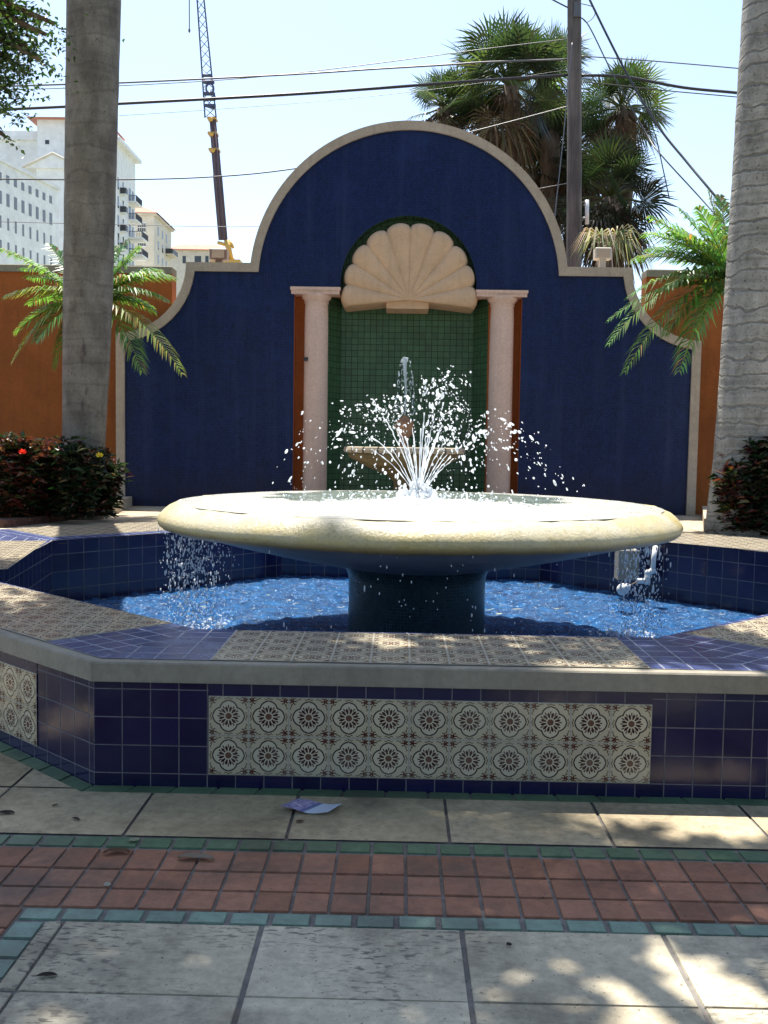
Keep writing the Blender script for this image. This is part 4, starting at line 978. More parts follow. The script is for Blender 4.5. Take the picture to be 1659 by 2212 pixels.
while cnt < 36000:
    x, y = r_.uniform(-4.6,4.4), r_.uniform(-1.2,5.2)
    if y > 4.15+.16*nz(x*1.1, 0)-.15*(abs(x) < 1) and not (x < -1.3 and y < 5.3 and r_.random() < .35): continue
    if lit(x, y) or (nz(x*1.6+3, y*1.6) > 2.5 and r_.random() < .8): continue
    z = r_.uniform(5.6, 8.0); pts.append(Vector((x, y, 0))+SUN*(z/SUN.z)); cnt += 1
for q in range(5000): pts.append(Vector((r_.uniform(-9,9), r_.uniform(-9,2.2), r_.uniform(6.2,9.0))))  # further unseen leaves added behind the viewer to cut sky fill
tree('shade_tree', (3.6,-3.2,0), 'broad shade tree standing behind the viewer', pts, [(x, y, 6.4) for x in (-4,-2.5,-1,.5,2,3.5) for y in (2.2,4.6,6.4)], 62, ((.035,.075,.015),(.05,.10,.02)), (.13,.19), .3, 4.6)

r_ = np.random.default_rng(63)  # unseen foliage added to deepen the shade and darken tile reflections
tree('sky_blocker_tree', (-1.5,-12,0), 'unseen bushy trees added behind the viewer to block sky light', [Vector((r_.normal(0,6.5), -11+r_.normal(0,1.4), abs(r_.normal(0,3.2))+.1)) for q in range(9000)], [(x, -11, 4) for x in (-8,-4,0,4,8)], 64, ((.03,.06,.015),(.045,.08,.02)), (.35,.5), .3, 3)
# ------------------------------------------------------------ sabal palms behind the wall
def fan(ml, ms, c0, d, pet, blade, cols, r_, droop=.35, nseg=30):
    d = Vector(d).normalized(); hub = c0+d*pet-Vector((0,0,.10*pet)); ms.tube([c0, (c0+hub)/2+Vector((0,0,.06*pet)), hub], [.03,.022,.016], 5, c=cols[1])
    sd = d.cross(Vector((0,0,1)));
    if sd.length < .1: sd = Vector((1,0,0))
    sd.normalize(); up = sd.cross(d); tilt = r_.normal(0,.5); sd, up = sd*math.cos(tilt)+up*math.sin(tilt), up*math.cos(tilt)-sd*math.sin(tilt)
    base = cols[0]
    for i in range(nseg):
        a = R_(-125+250*i/(nseg-1)); dd = (d*math.cos(a)+sd*math.sin(a)+up*.12*abs(math.sin(a))).normalized(); Ls = blade*(.78+.22*math.cos(a*.7))*(1+r_.normal(0,.06))
        w_ = Ls*.030; px = dd.cross(up).normalized()*w_; c_ = C3(r_, base, .22, .1); m1 = hub+dd*Ls*.55; end = hub+dd*Ls-Vector((0,0,droop*Ls*r_.uniform(.4,1.3)))
        b = len(ml.v); ml.v += [tuple(hub), tuple(m1+px), tuple(m1-px), tuple(end)]; ml.f += [(b,b+1,b+2),(b+2,b+1,b+3)]; ml.uv += [None]*2; ml.c += [c_]*2; ml.mi += [0]*2; ml.sm += [False]*2
GR = [(.040,.062,.030),(.062,.088,.038),(.025,.042,.024)]; BR = [(.09,.055,.032),(.055,.035,.022),(.14,.10,.06)]; ST = (.12,.14,.05)
def sabal(cpx, cpy, Y, rpx, label, seedv, n=30, skirt=.3, gdark=1.0, tr=.2, low=-.35):
    r_ = np.random.default_rng(seedv); c0 = at(cpx, cpy, Y); Rr = rpx/PPM(Y)
    t_ = thing('sabal_palm', (c0.x, c0.y, TZ), label, 'palm tree', 'fan palms behind the blue wall')
    mb = MB(); mb.tube([(c0.x+.1*math.sin(z), c0.y, z) for z in np.linspace(TZ, c0.z, 22)], [tr*(1+.2*random.random()) for _ in range(22)], 14); mb.build('trunk', M['bark2'], t_)
    ml, ms, md = MB(), MB(), MB()
    for k_ in range(n):
        az = k_*2.399+r_.normal(0,.2); el = low+(1.45-low)*((k_+.5)/n)+r_.normal(0,.12); d = Vector((math.cos(az)*math.cos(el), math.sin(az)*math.cos(el), math.sin(el)))
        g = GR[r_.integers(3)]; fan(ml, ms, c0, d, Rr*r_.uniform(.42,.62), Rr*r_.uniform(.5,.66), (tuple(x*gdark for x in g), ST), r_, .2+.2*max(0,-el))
    for k_ in range(int(n*skirt)):
        az = k_*2.399; el = r_.uniform(-1.5,-.5); d = Vector((math.cos(az)*math.cos(el), math.sin(az)*math.cos(el), math.sin(el)))
        fan(md, md, c0, d, Rr*r_.uniform(.4,.7), Rr*r_.uniform(.4,.6), (BR[r_.integers(3)], BR[0]), r_, .6, 18)
    ml.build('crown', M['frond'], t_); ms.build('frond_stem', M['frond'], t_)
    if md.v: md.build('dead_fronds', M['dryleaf'], t_)
sabal(1100, 185, 21.5, 150, 'tallest fan palm just left of the wooden pole, rising over the arch', 71, 36, .4, tr=.16)
sabal(958, 235, 22.5, 95, 'fan palm leaning out at the left of the cluster, over the arch shoulder', 72, 20, 1.2)
sabal(1045, 275, 23.0, 105, 'small fan palm crown between the tallest palm and the leaning one', 78, 24, .8, .9)
sabal(1185, 150, 23.5, 100, 'fan palm crown half hidden right behind the wooden pole', 73, 20, .6)
sabal(1345, 235, 22.0, 108, 'fan palm crown right of the wooden pole, against the sky', 74, 26, .7, low=-.8)
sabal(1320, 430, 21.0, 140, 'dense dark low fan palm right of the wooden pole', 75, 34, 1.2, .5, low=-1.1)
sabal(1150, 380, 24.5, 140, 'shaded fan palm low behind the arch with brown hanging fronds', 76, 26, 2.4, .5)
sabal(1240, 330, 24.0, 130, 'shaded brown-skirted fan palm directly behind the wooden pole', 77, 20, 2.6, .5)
# bleached dead fronds by the right floodlight
c0 = at(1308, 512, 15.2); dp = thing('dry_fan_palm', (c0.x, c0.y, TZ), 'low palm with bleached straw-coloured dead fronds drooping behind the right floodlight', 'palm tree'); ml, ms = MB(), MB()
ms.tube([(c0.x, c0.y, TZ), (c0.x, c0.y, c0.z)], .12, 10, c=(.15,.1,.06)); r_ = np.random.default_rng(81)
for k_ in range(9): fan(ml, ml, c0, (math.cos(k_*.8), -.4+.3*math.sin(k_), .25*math.sin(k_*1.7)), .18, .46, ((.48,.42,.30) if k_%3 else (.10,.14,.05), (.3,.26,.16)), r_, .9, 13)
ml.build('dead_fronds', M['dryleaf'], dp); ms.build('trunk', M['bark2'], dp)

# ------------------------------------------------------------ pole and wires
YP = 17.0
P = [at(1240, 560, YP), at(1241, 250, YP), at(1240.5, 0, YP)]; d = (P[2]-P[1]).normalized(); 
pole = thing('utility_pole', (P[0].x, YP, TZ), 'tall weathered wooden utility pole behind the blue wall', 'utility pole')
mb = MB(); mb.tube([(P[0].x, YP, TZ), P[0], P[1], P[2], P[2]+d*3.5], [.135,.128,.122,.115,.105], 18); mb.build('pole_shaft', M['pole'], pole)
mb = MB(); a = at(1268, 432, YP-.1); b = at(1268, 484, YP-.1); mb.tube([a, b], .035, 10); mb.tube([at(1256,470,YP-.05), at(1268,470,YP-.1)], .012, 6); mb.build('white_conduit', M['pvc'], pole)
mb = MB(); q = at(1243, 28, YP); mb.box(q.x-.05, q.x+.05, YP-.15, YP-.12, q.z-.12, q.z+.12); mb.build('tag_plate', M['cable2'], pole)
def smooth(P, n=10):
    out = []
    for i in range(len(P)-1):
        p0, p1, p2, p3 = P[max(i-1,0)], P[i], P[i+1], P[min(i+2,len(P)-1)]
        for q in range(n):
            t = q/n; out.append(.5*((2*p1)+(-p0+p2)*t+(2*p0-5*p1+4*p2-p3)*t*t+(-p0+3*p1-3*p2+p3)*t**3))
    out.append(P[-1]); return out
def wire(pts, wpx, label, mat='cable', Y0=YP, Y1=None):
    Y1 = Y0 if Y1 is None else Y1; n = len(pts)-1
    P = [at(px, py, Y0+(Y1-Y0)*i/n) for i, (px, py) in enumerate(pts)]; mb = MB(); mb.tube(smooth(P, 8), wpx/2/PPM((Y0+Y1)/2), 6)
    tag(mb.build('overhead_wire', M[mat], origin=P[0]), label, 'wire', 'overhead wires')
wire([(-120,243),(0,237),(147,230),(257,224),(610,205),(813,191),(1053,173),(1229,162)], 6.0, 'thickest black cable crossing the whole sky left of the pole', 'cable', YP)
wire([(-120,192),(0,187),(147,182),(257,179),(610,162),(813,149),(966,140),(1053,134),(1229,128)], 3.6, 'grey cable running just above the thickest black cable', 'cable2', YP+.1)
wire([(-120,199),(0,194),(150,190),(430,176),(610,161),(813,137),(1037,107),(1229,84)], 1.8, 'thin wire climbing over the grey cable to the pole', 'cable2', YP+.2)
wire([(-120,386),(0,387),(250,388),(441,383),(610,368),(813,333),(1017,285),(1211,234),(1232,228)], 2.8, 'cable hanging at mid height that passes behind the arch', 'cable', YP+.3)
wire([(-120,476),(0,479),(250,485),(551,489),(800,470),(1232,395)], 1.3, 'faint thin lowest wire crossing in front of the white buildings', 'cable2', YP+.4)
wire([(257,250),(441,238),(700,218),(960,190),(1230,150)], .9, 'hair-thin wire just below the thickest black cable', 'cable2', YP+.5)
wire([(1255,163),(1349,166),(1476,189),(1596,201),(1720,216)], 6.0, 'thick black cable leaving the pole to the right', 'cable', YP)
wire([(1255,176),(1349,186),(1440,196),(1596,210),(1720,224)], 2.2, 'thinner wire under the thick cable right of the pole', 'cable', YP+.1)
wire([(1253,121),(1400,131),(1598,148),(1720,160)], 2.4, 'single thin wire above the thick cable right of the pole', 'cable2', YP+.1)
wire([(1262,-30),(1274,0),(1348,148),(1420,270),(1481,347),(1532,408),(1600,490),(1660,560)], 5.0, 'heavy twisted cable slanting down to the right behind the feathery palm', 'cable', YP, YP-3)
wire([(1250,36),(1272,56),(1323,158),(1394,285),(1425,331),(1506,420),(1560,480)], 2.8, 'lighter cable slanting down beside the heavy twisted one', 'cable', YP, YP-3)
wire([(1416,290),(1428,345),(1446,430)], 2.4, 'short wire dropping steeply in front of the dark fan palm', 'cable', YP-1)
wire([(1236,92),(1226,200),(1216,306),(1200,454),(1192,560)], 2.0, 'thin guy wire running down close to the left of the pole', 'cable2', YP-.2, YP-1)
wire([(1160,-20),(1195,0),(1226,16)], 3.0, 'short wire entering at the top edge left of the pole', 'cable', YP)
wire([(1256,8),(1282,16),(1284,34),(1268,48),(1258,40)], 1.6, 'small looped wire near the top of the pole', 'cable', YP-.1)

# ------------------------------------------------------------ crane
YC = 80.0
crane = thing('crane', (at(480,560,YC).x, YC, 0), 'tall construction crane boom of lattice and telescoping tube far behind the wall', 'crane')
def lerp2(a, b, t): return (a[0]+(b[0]-a[0])*t, a[1]+(b[1]-a[1])*t)
LA, RA = ((443,254),(467,254)), ((426,0),(441,0)); tipL, tipR = (405,-300), (411,-300)
mb = MB(); dpt = .55
def chord(p, q, r0=.055): mb.tube([p, q], r0, 5)
levels = [((443,254),(467,254))]+[((443+(426-443)*t, 254-254*t), (467+(441-467)*t, 254-254*t)) for t in (np.arange(1, 13)/12)]
levels += [((426-21*t, -300*t), (441-30*t, -300*t)) for t in np.arange(1, 13)/12]
prev = None
for k_, (l, r) in enumerate(levels):
    q = [at(*l, YC-dpt), at(*r, YC-dpt), at(*r, YC+dpt), at(*l, YC+dpt)]
    if prev:
        for i in range(4): chord(prev[i], q[i], .065)
        for i in range(4): chord(prev[i] if k_%2 else prev[(i+1)%4], q[(i+1)%4] if k_%2 else q[i], .028)
    prev = q
for (t0) in (208, 170):              # solid braced section with round eyes
    for s in (0,):
        l, r = lerp2((443,254),(426,0), (254-t0)/254), lerp2((467,254),(441,0), (254-t0)/254)
        a, b = at(*l, YC-dpt-.05), at(*r, YC-dpt-.05)
        mb.tube([a+Vector((0,0,.25)), b+Vector((0,0,.25))], .12, 6); mb.tube([a-Vector((0,0,.25)), b-Vector((0,0,.25))], .12, 6)
mb.tube([at(441,218,YC-dpt), at(466,208,YC-dpt)], .1, 5); mb.tube([at(466,236,YC-dpt), at(443,228,YC-dpt)], .1, 5)
cc = at(453.5,191,YC-dpt-.1)
mb.tube([cc+Vector((.30*math.cos(a), 0, .36*math.sin(a))) for a in np.linspace(0, 6.283, 17)], .08, 5, cap=False)
for yy in (178, 203, 214, 228): mb.tube([at(441,yy,YC-dpt), at(463+(yy-178)*.06,yy,YC-dpt)], .13, 6)
mb.build('lattice_boom', M['crane_b'], crane)
mb = MB()
def quadbox(l0, r0, l1, r1, dd):
    A = [at(*l0,YC-dd), at(*r0,YC-dd), at(*r0,YC+dd), at(*l0,YC+dd)]; B = [at(*l1,YC-dd), at(*r1,YC-dd), at(*r1,YC+dd), at(*l1,YC+dd)]
    for i in range(4): mb.poly([A[i], B[i], B[(i+1)%4], A[(i+1)%4]])
    mb.poly(A); mb.poly(B[::-1])
for (y0, y1, w0) in ((258,292,14.5),(292,327,16.5),(327,378,18),(378,519,20)):
    cxf = lambda y: 459.5+(482-459.5)*(y-258)/(519-258)
    quadbox((cxf(y0)-w0/2,y0),(cxf(y0)+w0/2,y0),(cxf(y1)-w0/2,y1),(cxf(y1)+w0/2,y1), w0/2/PPM(YC))
for s in (-.22, .2): mb.tube([at(459.5+s*16,262,YC-.5), at(482+s*20,516,YC-.5)], .05, 5)
mb.build('telescopic_boom', M['crane'], crane)
for (x, y, w_) in ((460.5,290,20),(463.5,325,22),(459,258,19)):
    mb = MB(); a = at(x-w_/2,y,YC); b = at(x+w_/2,y,YC); mb.obox(a-Vector((0,.45,.08)), b-a, (0,.9,0), (0,0,.16)); q = at(x-3,y,YC-.55); mb.ball(q, .17, 8); mb.build('boom_collar', M['crane_y'], crane)
for a_, b_, r0 in (((470,524),(500,532),.14), ((490,519),(499,563),.26), ((486,563),(496,530),.18), ((498,522),(504,536),.12)):
    mb = MB(); mb.tube([at(*a_,YC-.3), at(*b_,YC-.3)], r0, 6); mb.build('gantry_strut', M['crane_y'], crane)
mb = MB()
p = at(492, 566, YC); mb.box(p.x-1.2, p.x+1.2, YC-1.2, YC+1.2, 1.2, p.z-.0); mb.build('boom_foot', M['crane_y'], crane)
mb = MB(); mb.box(p.x-3.2, p.x+3.2, YC-1.5, YC+1.5, -.05, 1.19, bev=.1); mb.build('carrier', M['crane_y'], crane)
mb = MB(); mb.tube([at(408,-300,YC), at(409,64,YC)], .045, 5); hk = at(409,66,YC); mb.ball(hk, .1, 8, (0,0,1.8)); mb.build('hoist_rope', M['cable2'], crane)

# ------------------------------------------------------------ buildings
def win(mb, p, ex, ez, w_, h, out): mb.obox(p-ex*w_/2-ez*h/2-out*.02, ex*w_, ez*h, out*.08)
ZV = Vector((0,0,1))
# A: low white wing seen along its window front
bA = thing('white_annex', (at(60,900,155).x, 155, 0), 'white low wing with rows of small dark windows at the far left', 'building', 'distant buildings')
Y0, Y1 = 150.0, 163.0; pA = at(17, 430, Y0); pB = at(112, 430, Y1*.0+162.3)
d = Vector((pB.x-pA.x, 162.3-150, 0)).normalized(); nrm = Vector((d.y, -d.x, 0)); ztA = at(17, 371, Y0).z
st = Vector((pA.x, Y0, 0))-d*8; Lw = 22.6
mb = MB(); mb.obox(st+Vector((0,0,-.05)), d*Lw, -nrm*20, ZV*(ztA+1)); mb.build('wall', M['white_bldg'], bA)
mb = MB(); mb.obox(st+ZV*(ztA+.96)-d*.3+nrm*.3, d*(Lw+.6), -nrm*20.6, ZV*.5); mb.build('parapet', M['white_bldg'], bA)
for row, (py, h) in enumerate(((388,1.2),(433,1.9),(485,1.8),(537,1.8),(590,1.8),(640,1.8))):
    zr = at(17, py, Y0).z; hw = h
    for c_ in range(8):
        p = Vector((pA.x, Y0, zr))+d*(c_*2.02-2.02); mb = MB(); win(mb, p, d, ZV, .75 if row < 2 else .42, hw, nrm); mb.build('window', M['glass_far'], bA)
# B: tall hotel tower
bB = thing('white_tower', (at(120,900,205).x, 205, 0), 'tall white hotel tower with red roofed top and black balconies, behind the left trunk', 'building', 'distant buildings')
YB = 200.0; c = at(250, 300, YB); zt_ = at(250, 285, YB).z; x1 = c.x
mb = MB(); mb.box(at(-140,300,YB).x, x1, YB, YB+14.5, -.05, zt_); mb.build('wall', M['white_bldg'], bB)
mb = MB(); mb.box(at(-140,300,YB).x, x1+1.1, YB-.6, YB+15.6, at(250,352,YB).z+4.2, at(250,352,YB).z+4.9); mb.build('cornice', M['white_bldg'], bB)
xa, xb = at(80,260,YB-4).x, at(215,260,YB-4).x; zt2 = at(80,258,YB-4).z
mb = MB(); mb.box(xa, xb, YB-4, YB-.01, -.05, zt2); mb.build('stair_block', M['white_bldg'], bB)
mb = MB(); e = 1.6; A_ = [(xa-e,YB-4-e),(xb+e,YB-4-e),(xb+e,YB+9),(xa-e,YB+9)]; zr = at(120,236,YB-4).z
ry = YB+2.; xa2, xb2 = xa+4, xb-4
mb.poly([(*A_[0],zt2),(*A_[1],zt2),(xb2,ry,zr),(xa2,ry,zr)]); mb.poly([(*A_[1],zt2),(*A_[2],zt2),(xb2,ry,zr)]); mb.poly([(*A_[2],zt2),(*A_[3],zt2),(xa2,ry,zr),(xb2,ry,zr)]); mb.poly([(*A_[3],zt2),(*A_[0],zt2),(xa2,ry,zr)])
mb.poly([(*q,zt2-.01) for q in A_][::-1]); mb.build('roof', M['roof'], bB)
mb = MB(); q = at(102,307,YB-4); win(mb, q, Vector((1,0,0)), ZV, .8, .8, Vector((0,-1,0))); mb.build('window', M['glass'], bB)
# gabled front
xg0, xg1 = at(56,364,YB-10).x, at(178,364,YB-10).x; zg = at(56,364,YB-10).z; zga = at(116,334,YB-10).z
mb = MB(); mb.box(xg0+2, xg1-2, YB-10, YB-4.01, -.05, zg); 
for yy in (YB-10.6,): 
    xm = (xg0+xg1)/2; G0 = [(xg0,yy,zg),(xg1,yy,zg),(xm,yy,zga)]; G1 = [(x,YB-4.02,z) for x,_,z in G0]
    mb.poly(G0); mb.poly([G0[0],G0[2],G1[2],G1[0]]); mb.poly([G0[2],G0[1],G1[1],G1[2]]); mb.poly([G0[1],G0[0],G1[0],G1[1]])
mb.build('gable', M['white_bldg'], bB)
mb = MB(); mb.tube([(xg0-.3,YB-10.8,zg), (xm,YB-10.8,zga+.1), (xg1+.3,YB-10.8,zg)], .22, 5); mb.build('gable_trim', M['cream_bldg'], bB)
EX = Vector((0,1,0)); NX = Vector((1,0,0))
for r0, py in enumerate((370,411,452,491,530,572)):
    zz = at(276, py, YB).z-2
    proj_ = 1.6 if r0 < 2 else 2.9
    mb = MB(); mb.box(x1+.01, x1+proj_, YB+9.3, YB+14.2, zz-1.9, zz-1.6); bo = mb.build('balcony', M['white_bldg'], bB)
    mb = MB()
    for q in range(17): mb.box(x1+proj_-.08, x1+proj_-.02, YB+9.35+q*.3, YB+9.43+q*.3, zz-1.6, zz-.45)
    for q in range(8): mb.box(x1+.1+q*.3*proj_/2.4, x1+.18+q*.3*proj_/2.4, YB+9.3, YB+9.36, zz-1.6, zz-.45)
    mb.box(x1+.05, x1+proj_, YB+9.26, YB+9.3, zz-.47, zz-.35); mb.box(x1+proj_-.1, x1+proj_, YB+9.31, YB+14.2, zz-.47, zz-.35); mb.build('railing', M['rail'], bo)
    for (yy, ww) in ((YB+1.6,.9),(YB+5.2,.8),(YB+10.2,1.6),(YB+12.6,1.0)):
        mb = MB(); win(mb, Vector((x1, yy, zz)), EX, ZV, ww, 2.3, NX); mb.build('window', M['glass'], bB)
    mb = MB(); mb.box(x1+.01, x1+1.2, YB+2.9, YB+4.3, zz-1.9, zz-1.7); mb.build('balcony', M['white_bldg'], bB)
    mb = MB(); mb.box(x1+.02, x1+1.2, YB+2.85, YB+2.9, zz-1.69, zz-.5); mb.box(x1+1.15, x1+1.2, YB+2.91, YB+4.3, zz-1.69, zz-.5); mb.build('railing', M['rail'], bB)
# C: cream building with red hipped roof
bC = thing('cream_building', (at(330,900,232).x, 232, 0), 'cream building with a low red hipped roof right of the white tower', 'building', 'distant buildings')
YCc = 230.0; xc0, xc1 = at(262,500,YCc).x, at(333,500,YCc).x; ztc = at(333,466,YCc).z; yb_ = 247.0
mb = MB(); mb.box(xc0, xc1, YCc, yb_, -.05, ztc); mb.build('wall', M['cream_bldg'], bC)
mb = MB(); mb.box(xc0-.5, xc1+.6, YCc-.6, yb_+.5, ztc+.01, ztc+.5); mb.build('cornice', M['cream_bldg'], bC)
mb = MB(); e = 1.0; A_ = [(xc0-e,YCc-e),(xc1+e,YCc-e),(xc1+e,yb_+e),(xc0-e,yb_+e)]; z0 = ztc+.51; za = at(303,448,YCc+5).z; xm = (xc0+xc1)/2
mb.poly([(*A_[0],z0),(*A_[1],z0),(xm,YCc+4,za)]); mb.poly([(*A_[1],z0),(*A_[2],z0),(xm,yb_-4,za),(xm,YCc+4,za)]); mb.poly([(*A_[2],z0),(*A_[3],z0),(xm,yb_-4,za)]); mb.poly([(*A_[3],z0),(*A_[0],z0),(xm,YCc+4,za),(xm,yb_-4,za)])
mb.build('roof', M['roof'], bC)
for py in (492,523,553):
    for px in (301.5, 311):
        q = at(px, py, YCc); mb = MB(); mb.box(q.x-.55, q.x+.55, YCc-.14, YCc-.01, q.z-1.2, q.z+1.2); fr = mb.build('window_frame', M['white_bldg'], bC)
        mb = MB()
        for (sx, sz) in ((-.24,-.5),(.24,-.5),(-.24,.55),(.24,.55)): mb.box(q.x+sx-.19, q.x+sx+.19, YCc-.18, YCc-.141, q.z+sz-.42, q.z+sz+.42)
        mb.build('pane', M['glass'], fr)
    for yy in (234, 238, 242):
        mb = MB(); win(mb, Vector((xc1, yy, at(333,py,YCc).z)), EX, ZV, 1.0, 1.9, NX); mb.build('window', M['glass'], bC)
q = at(362, 548, 245); mb = MB(); mb.box(xc1+.01, xc1+1.8, 241, 246.5, q.z-.9, q.z-.7); bo = mb.build('balcony', M['cream_bldg'], bC)
mb = MB(); mb.box(xc1+1.7, xc1+1.8, 241, 246.5, q.z-.69, q.z+.5); mb.box(xc1+.02, xc1+1.69, 240.94, 240.99, q.z-.69, q.z+.5); mb.build('railing', M['rail'], bo)
# D: far pale building
bD = thing('far_building', (at(410,900,300).x, 300, 0), 'low pale building with a faded red roof beside the foot of the crane', 'building', 'distant buildings')
YD_ = 300.0; xa, xb = at(364,550,YD_).x, at(482,550,YD_).x; z1 = at(410,540,YD_).z
mb = MB(); mb.box(xa, xb, YD_, YD_+14, -.05, z1); mb.build('wall', M['cream_bldg'], bD)
mb = MB(); e = 1.2; zr = at(410,527,YD_+6).z; A_ = [(xa-e,YD_-e),(xb+e,YD_-e),(xb+e,YD_+15),(xa-e,YD_+15)]; z1 += .01
mb.poly([(*A_[0],z1),(*A_[1],z1),(xb-3,YD_+7,zr),(xa+2,YD_+7,zr)]); mb.poly([(*A_[1],z1),(*A_[2],z1),(xb-3,YD_+7,zr)]); mb.poly([(*A_[2],z1),(*A_[3],z1),(xa+2,YD_+7,zr),(xb-3,YD_+7,zr)]); mb.poly([(*A_[3],z1),(*A_[0],z1),(xa+2,YD_+7,zr)]); mb.poly([(*q,z1-.005) for q in A_][::-1])
mb.build('roof', M['roof'], bD)
for px in (398, 424, 431, 447):
    q = at(px, 561, YD_); mb = MB(); mb.box(q.x-.5, q.x+.5, YD_-.08, YD_-.01, q.z-1.1, q.z+1.1); mb.build('window', M['glass'], bD)

# ------------------------------------------------------------ things in and around the pool
YO_ = 8.9
p0, p1 = at(1338, 1170, YO_), at(1380, 1254, YO_)
mb = MB(); mb.box(p0.x, p1.x, YO_, YO_+.18, p1.z, .405, bev=.006)
tag(mb.build('overflow_box', M['concrete'], origin=(p0.x, YO_, 0)), 'plain upright concrete box under the right side of the bowl at the pool wall', 'concrete box')
YQ = 8.55
pp = thing('drain_pipe', at(1400, 1262, YQ), 'white plastic pipe with elbows rising beside the right end of the bowl', 'pipe')
mb = MB(); P = [at(1376,1255,YQ), at(1398,1255,YQ)]; mb.tube(P, .024, 12); mb.tube([at(1398,1262,YQ), at(1399,1238,YQ)], .026, 12); mb.tube([at(1399,1240,YQ), at(1410,1232,YQ)], .026, 12); mb.tube([at(1410,1236,YQ), at(1412,1205,YQ), at(1416,1180,YQ+.05)], .022, 12); mb.ball(at(1398,1256,YQ), .031, 10); mb.ball(at(1399,1238,YQ), .031, 10); mb.ball(at(1410,1233,YQ), .031, 10)
mb.build('pipe_run', M['pvc'], pp)
YF = 8.2
ft = thing('float', at(1346, 1276, YF), 'white pear-shaped plastic float lying on the blue water below the pipe', 'float')
mb = MB(); a, b = at(1334,1279,YF), at(1362,1264,YF); e = b-a
ts = np.linspace(0,1,12); mb.tube([a+e*t for t in ts], [.004+.046*math.sin(math.pi*min(1,(t*.92+.04))**.75)**.8 for t in ts], 14); mb.build('float_body', M['pvc'], ft)
mb = MB(); mb.tube([b-e*.08, at(1378,1256,YF+.2)], .007, 6); mb.build('float_arm', M['twig'], ft)

# flyer on the paving
k = N('printed_flyer'); uv = k.uv(); sx = k.n('SeparateXYZ'); k.l(uv, sx.inputs[0]); nn = k.noise(k.map(uv, (9,5,1)), 1.2, 5, .7, .8)
pic = k.ramp(nn, (.32, (.10,.09,.28)), (.48, (.32,.27,.50)), (.6, (.52,.50,.66)), (.72, (.22,.25,.50)))
edge_ = k.math('ADD', sx.outputs[0], k.math('MULTIPLY', sx.outputs[1], -.10)); half = k.math('LESS_THAN', edge_, .44)
bandm = k.math('MULTIPLY', k.math('GREATER_THAN', edge_, .40), k.math('LESS_THAN', edge_, .50))
ln = k.math('MULTIPLY', k.math('GREATER_THAN', k.noise(k.map(uv, (30,14,1)), 1.5, 2), .62), k.math('GREATER_THAN', sx.outputs[1], .62))
c = k.mix(half, k.mix(k.math('MULTIPLY', ln, .6), (.66,.72,.84), (.2,.25,.5)), pic); c = k.mix(k.math('MULTIPLY', bandm, .8), c, (.07,.09,.30))
M['flyer'] = k.base(c, .4)
q = [gz(603,1747,.012), gz(708,1759,.012), gz(739,1736,.012), gz(640,1726,.012)]
mb = MB(); nu, nv = 16, 5
for i in range(nu+1):
    for j in range(nv+1):
        u, v_ = i/nu, j/nv; p = (q[0]*(1-u)+q[1]*u)*(1-v_)+(q[3]*(1-u)+q[2]*u)*v_
        mb.v.append((p.x, p.y-.010*math.sin(u*6.3)*(1-v_), .005+.010*(math.sin(u*math.pi*2+.5)+1)*(1-.5*v_)))
for i in range(nu):
    for j in range(nv):
        a = i*(nv+1)+j; mb.f.append((a, a+nv+1, a+nv+2, a+1)); mb.c.append(None); mb.mi.append(0); mb.sm.append(True)
        mb.uv.append([(i/nu,j/nv),((i+1)/nu,j/nv),((i+1)/nu,(j+1)/nv),(i/nu,(j+1)/nv)])
tag(mb.build('flyer', M['flyer'], origin=(q[0].x, q[0].y, 0)), 'crumpled purple and pale blue printed flyer lying on the paving in front of the pool', 'paper flyer')
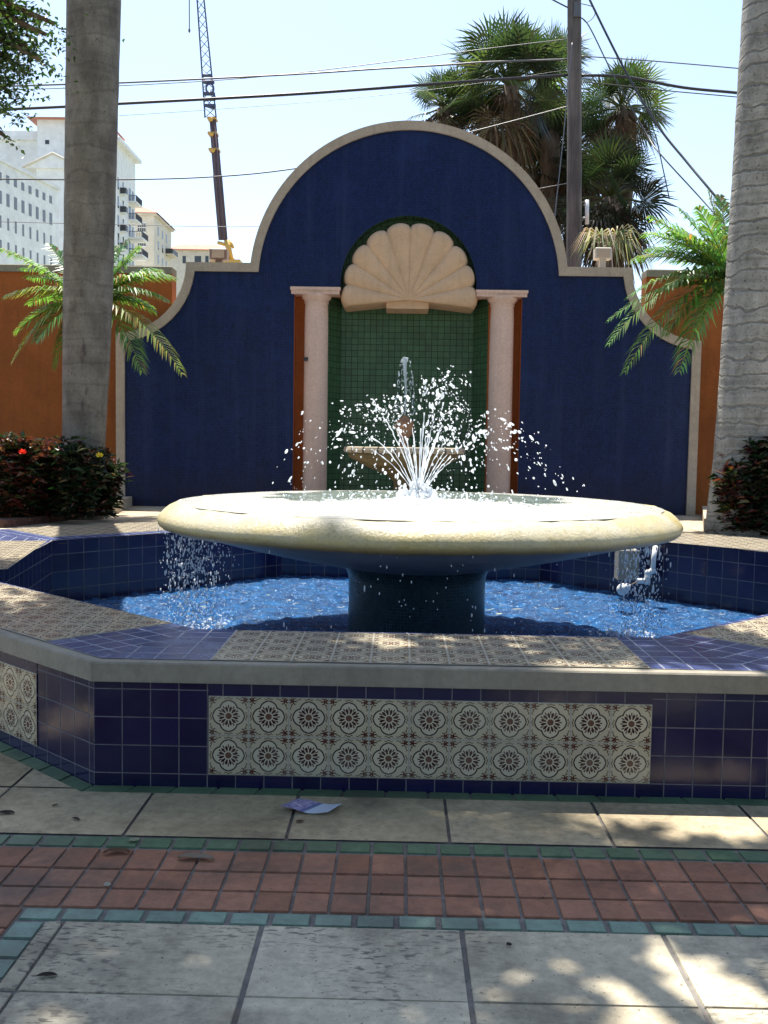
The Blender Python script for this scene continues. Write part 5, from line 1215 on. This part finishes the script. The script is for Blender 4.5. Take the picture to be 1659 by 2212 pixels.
# fallen leaves
def fallen(px, py, L, W, rot, c_, curl, label, z=0.0):
    p = gz(px, py, z); mb = MB(); n = 8; ex = Vector((math.cos(rot), math.sin(rot), 0)); ey = Vector((-ex.y, ex.x, 0))
    for i in range(n+1):
        t = i/n; w_ = 1.5*W*math.sin(math.pi*min(.98, t*.9+.06))**.8; zz = .4*curl*math.sin(math.pi*t)*(.6+.4*math.sin(t*9)); bend = ey*(.12*L*math.sin(t*3))
        for s_ in (-1, 0, 1): v_ = p+ex*(t-.5)*L+ey*s_*w_*.5+bend; mb.v.append((v_.x, v_.y, z+.004+zz+(abs(s_)*curl*.3)))
    for i in range(n):
        for j in (0, 1):
            a = i*3+j; mb.f.append((a, a+3, a+4, a+1)); mb.uv.append(None); mb.c.append(c_); mb.mi.append(0); mb.sm.append(True)
    tag(mb.build('fallen_leaf', M['dryleaf'], origin=(p.x, p.y, z)), label, 'leaf', 'fallen leaves on the paving')
fallen(12, 1759, .06, .02, .1, (.03,.022,.02), .008, 'dark leaf on the slab at the left edge')
fallen(120, 1742, .028, .008, 1.0, (.06,.045,.03), .004, 'tiny twig-like leaf bit on the left slab')
fallen(163, 1772, .04, .010, -.6, (.05,.035,.025), .006, 'slim dark leaf curl below the left pool corner')
fallen(648, 1777, .030, .016, .3, (.12,.075,.045), .004, 'small brown leaf just below the flyer')
fallen(252, 1845, .085, .022, .1, (.12,.07,.04), .016, 'curled brown leaf on the terracotta tiles at left')
fallen(290, 1819, .038, .02, .3, (.30,.30,.20), .010, 'pale greenish leaf on the green tile row at left')
fallen(423, 1859, .12, .024, -.1, (.24,.20,.15), .018, 'long pale curled leaf on the terracotta tiles')
fallen(232, 1914, .022, .02, .4, (.34,.33,.27), .003, 'small round pale leaf on the middle terracotta row')
fallen(101, 2111, .05, .013, .12, (.025,.018,.015), .004, 'dark slim leaf on the near slab at bottom left')
fallen(485, 1697, .05, .02, .2, (.11,.08,.05), .010, 'brown leaf caught against the pool wall foot')
fallen(253, 1694, .045, .02, .8, (.02,.018,.015), .010, 'dark curled leaf at the left front corner of the pool')
fallen(1100, 2044, .016, .012, .2, (.03,.025,.02), .004, 'dark fleck of leaf on the near slab right of centre')
fallen(135, 1177, .07, .03, .4, (.02,.015,.012), .014, 'dark leaf lying on the far left pool edge', .492)
fallen(870, 1470-46, .02, .01, .1, (.03,.025,.02), .004, 'dark speck of leaf on the front edge of the pool', .488)
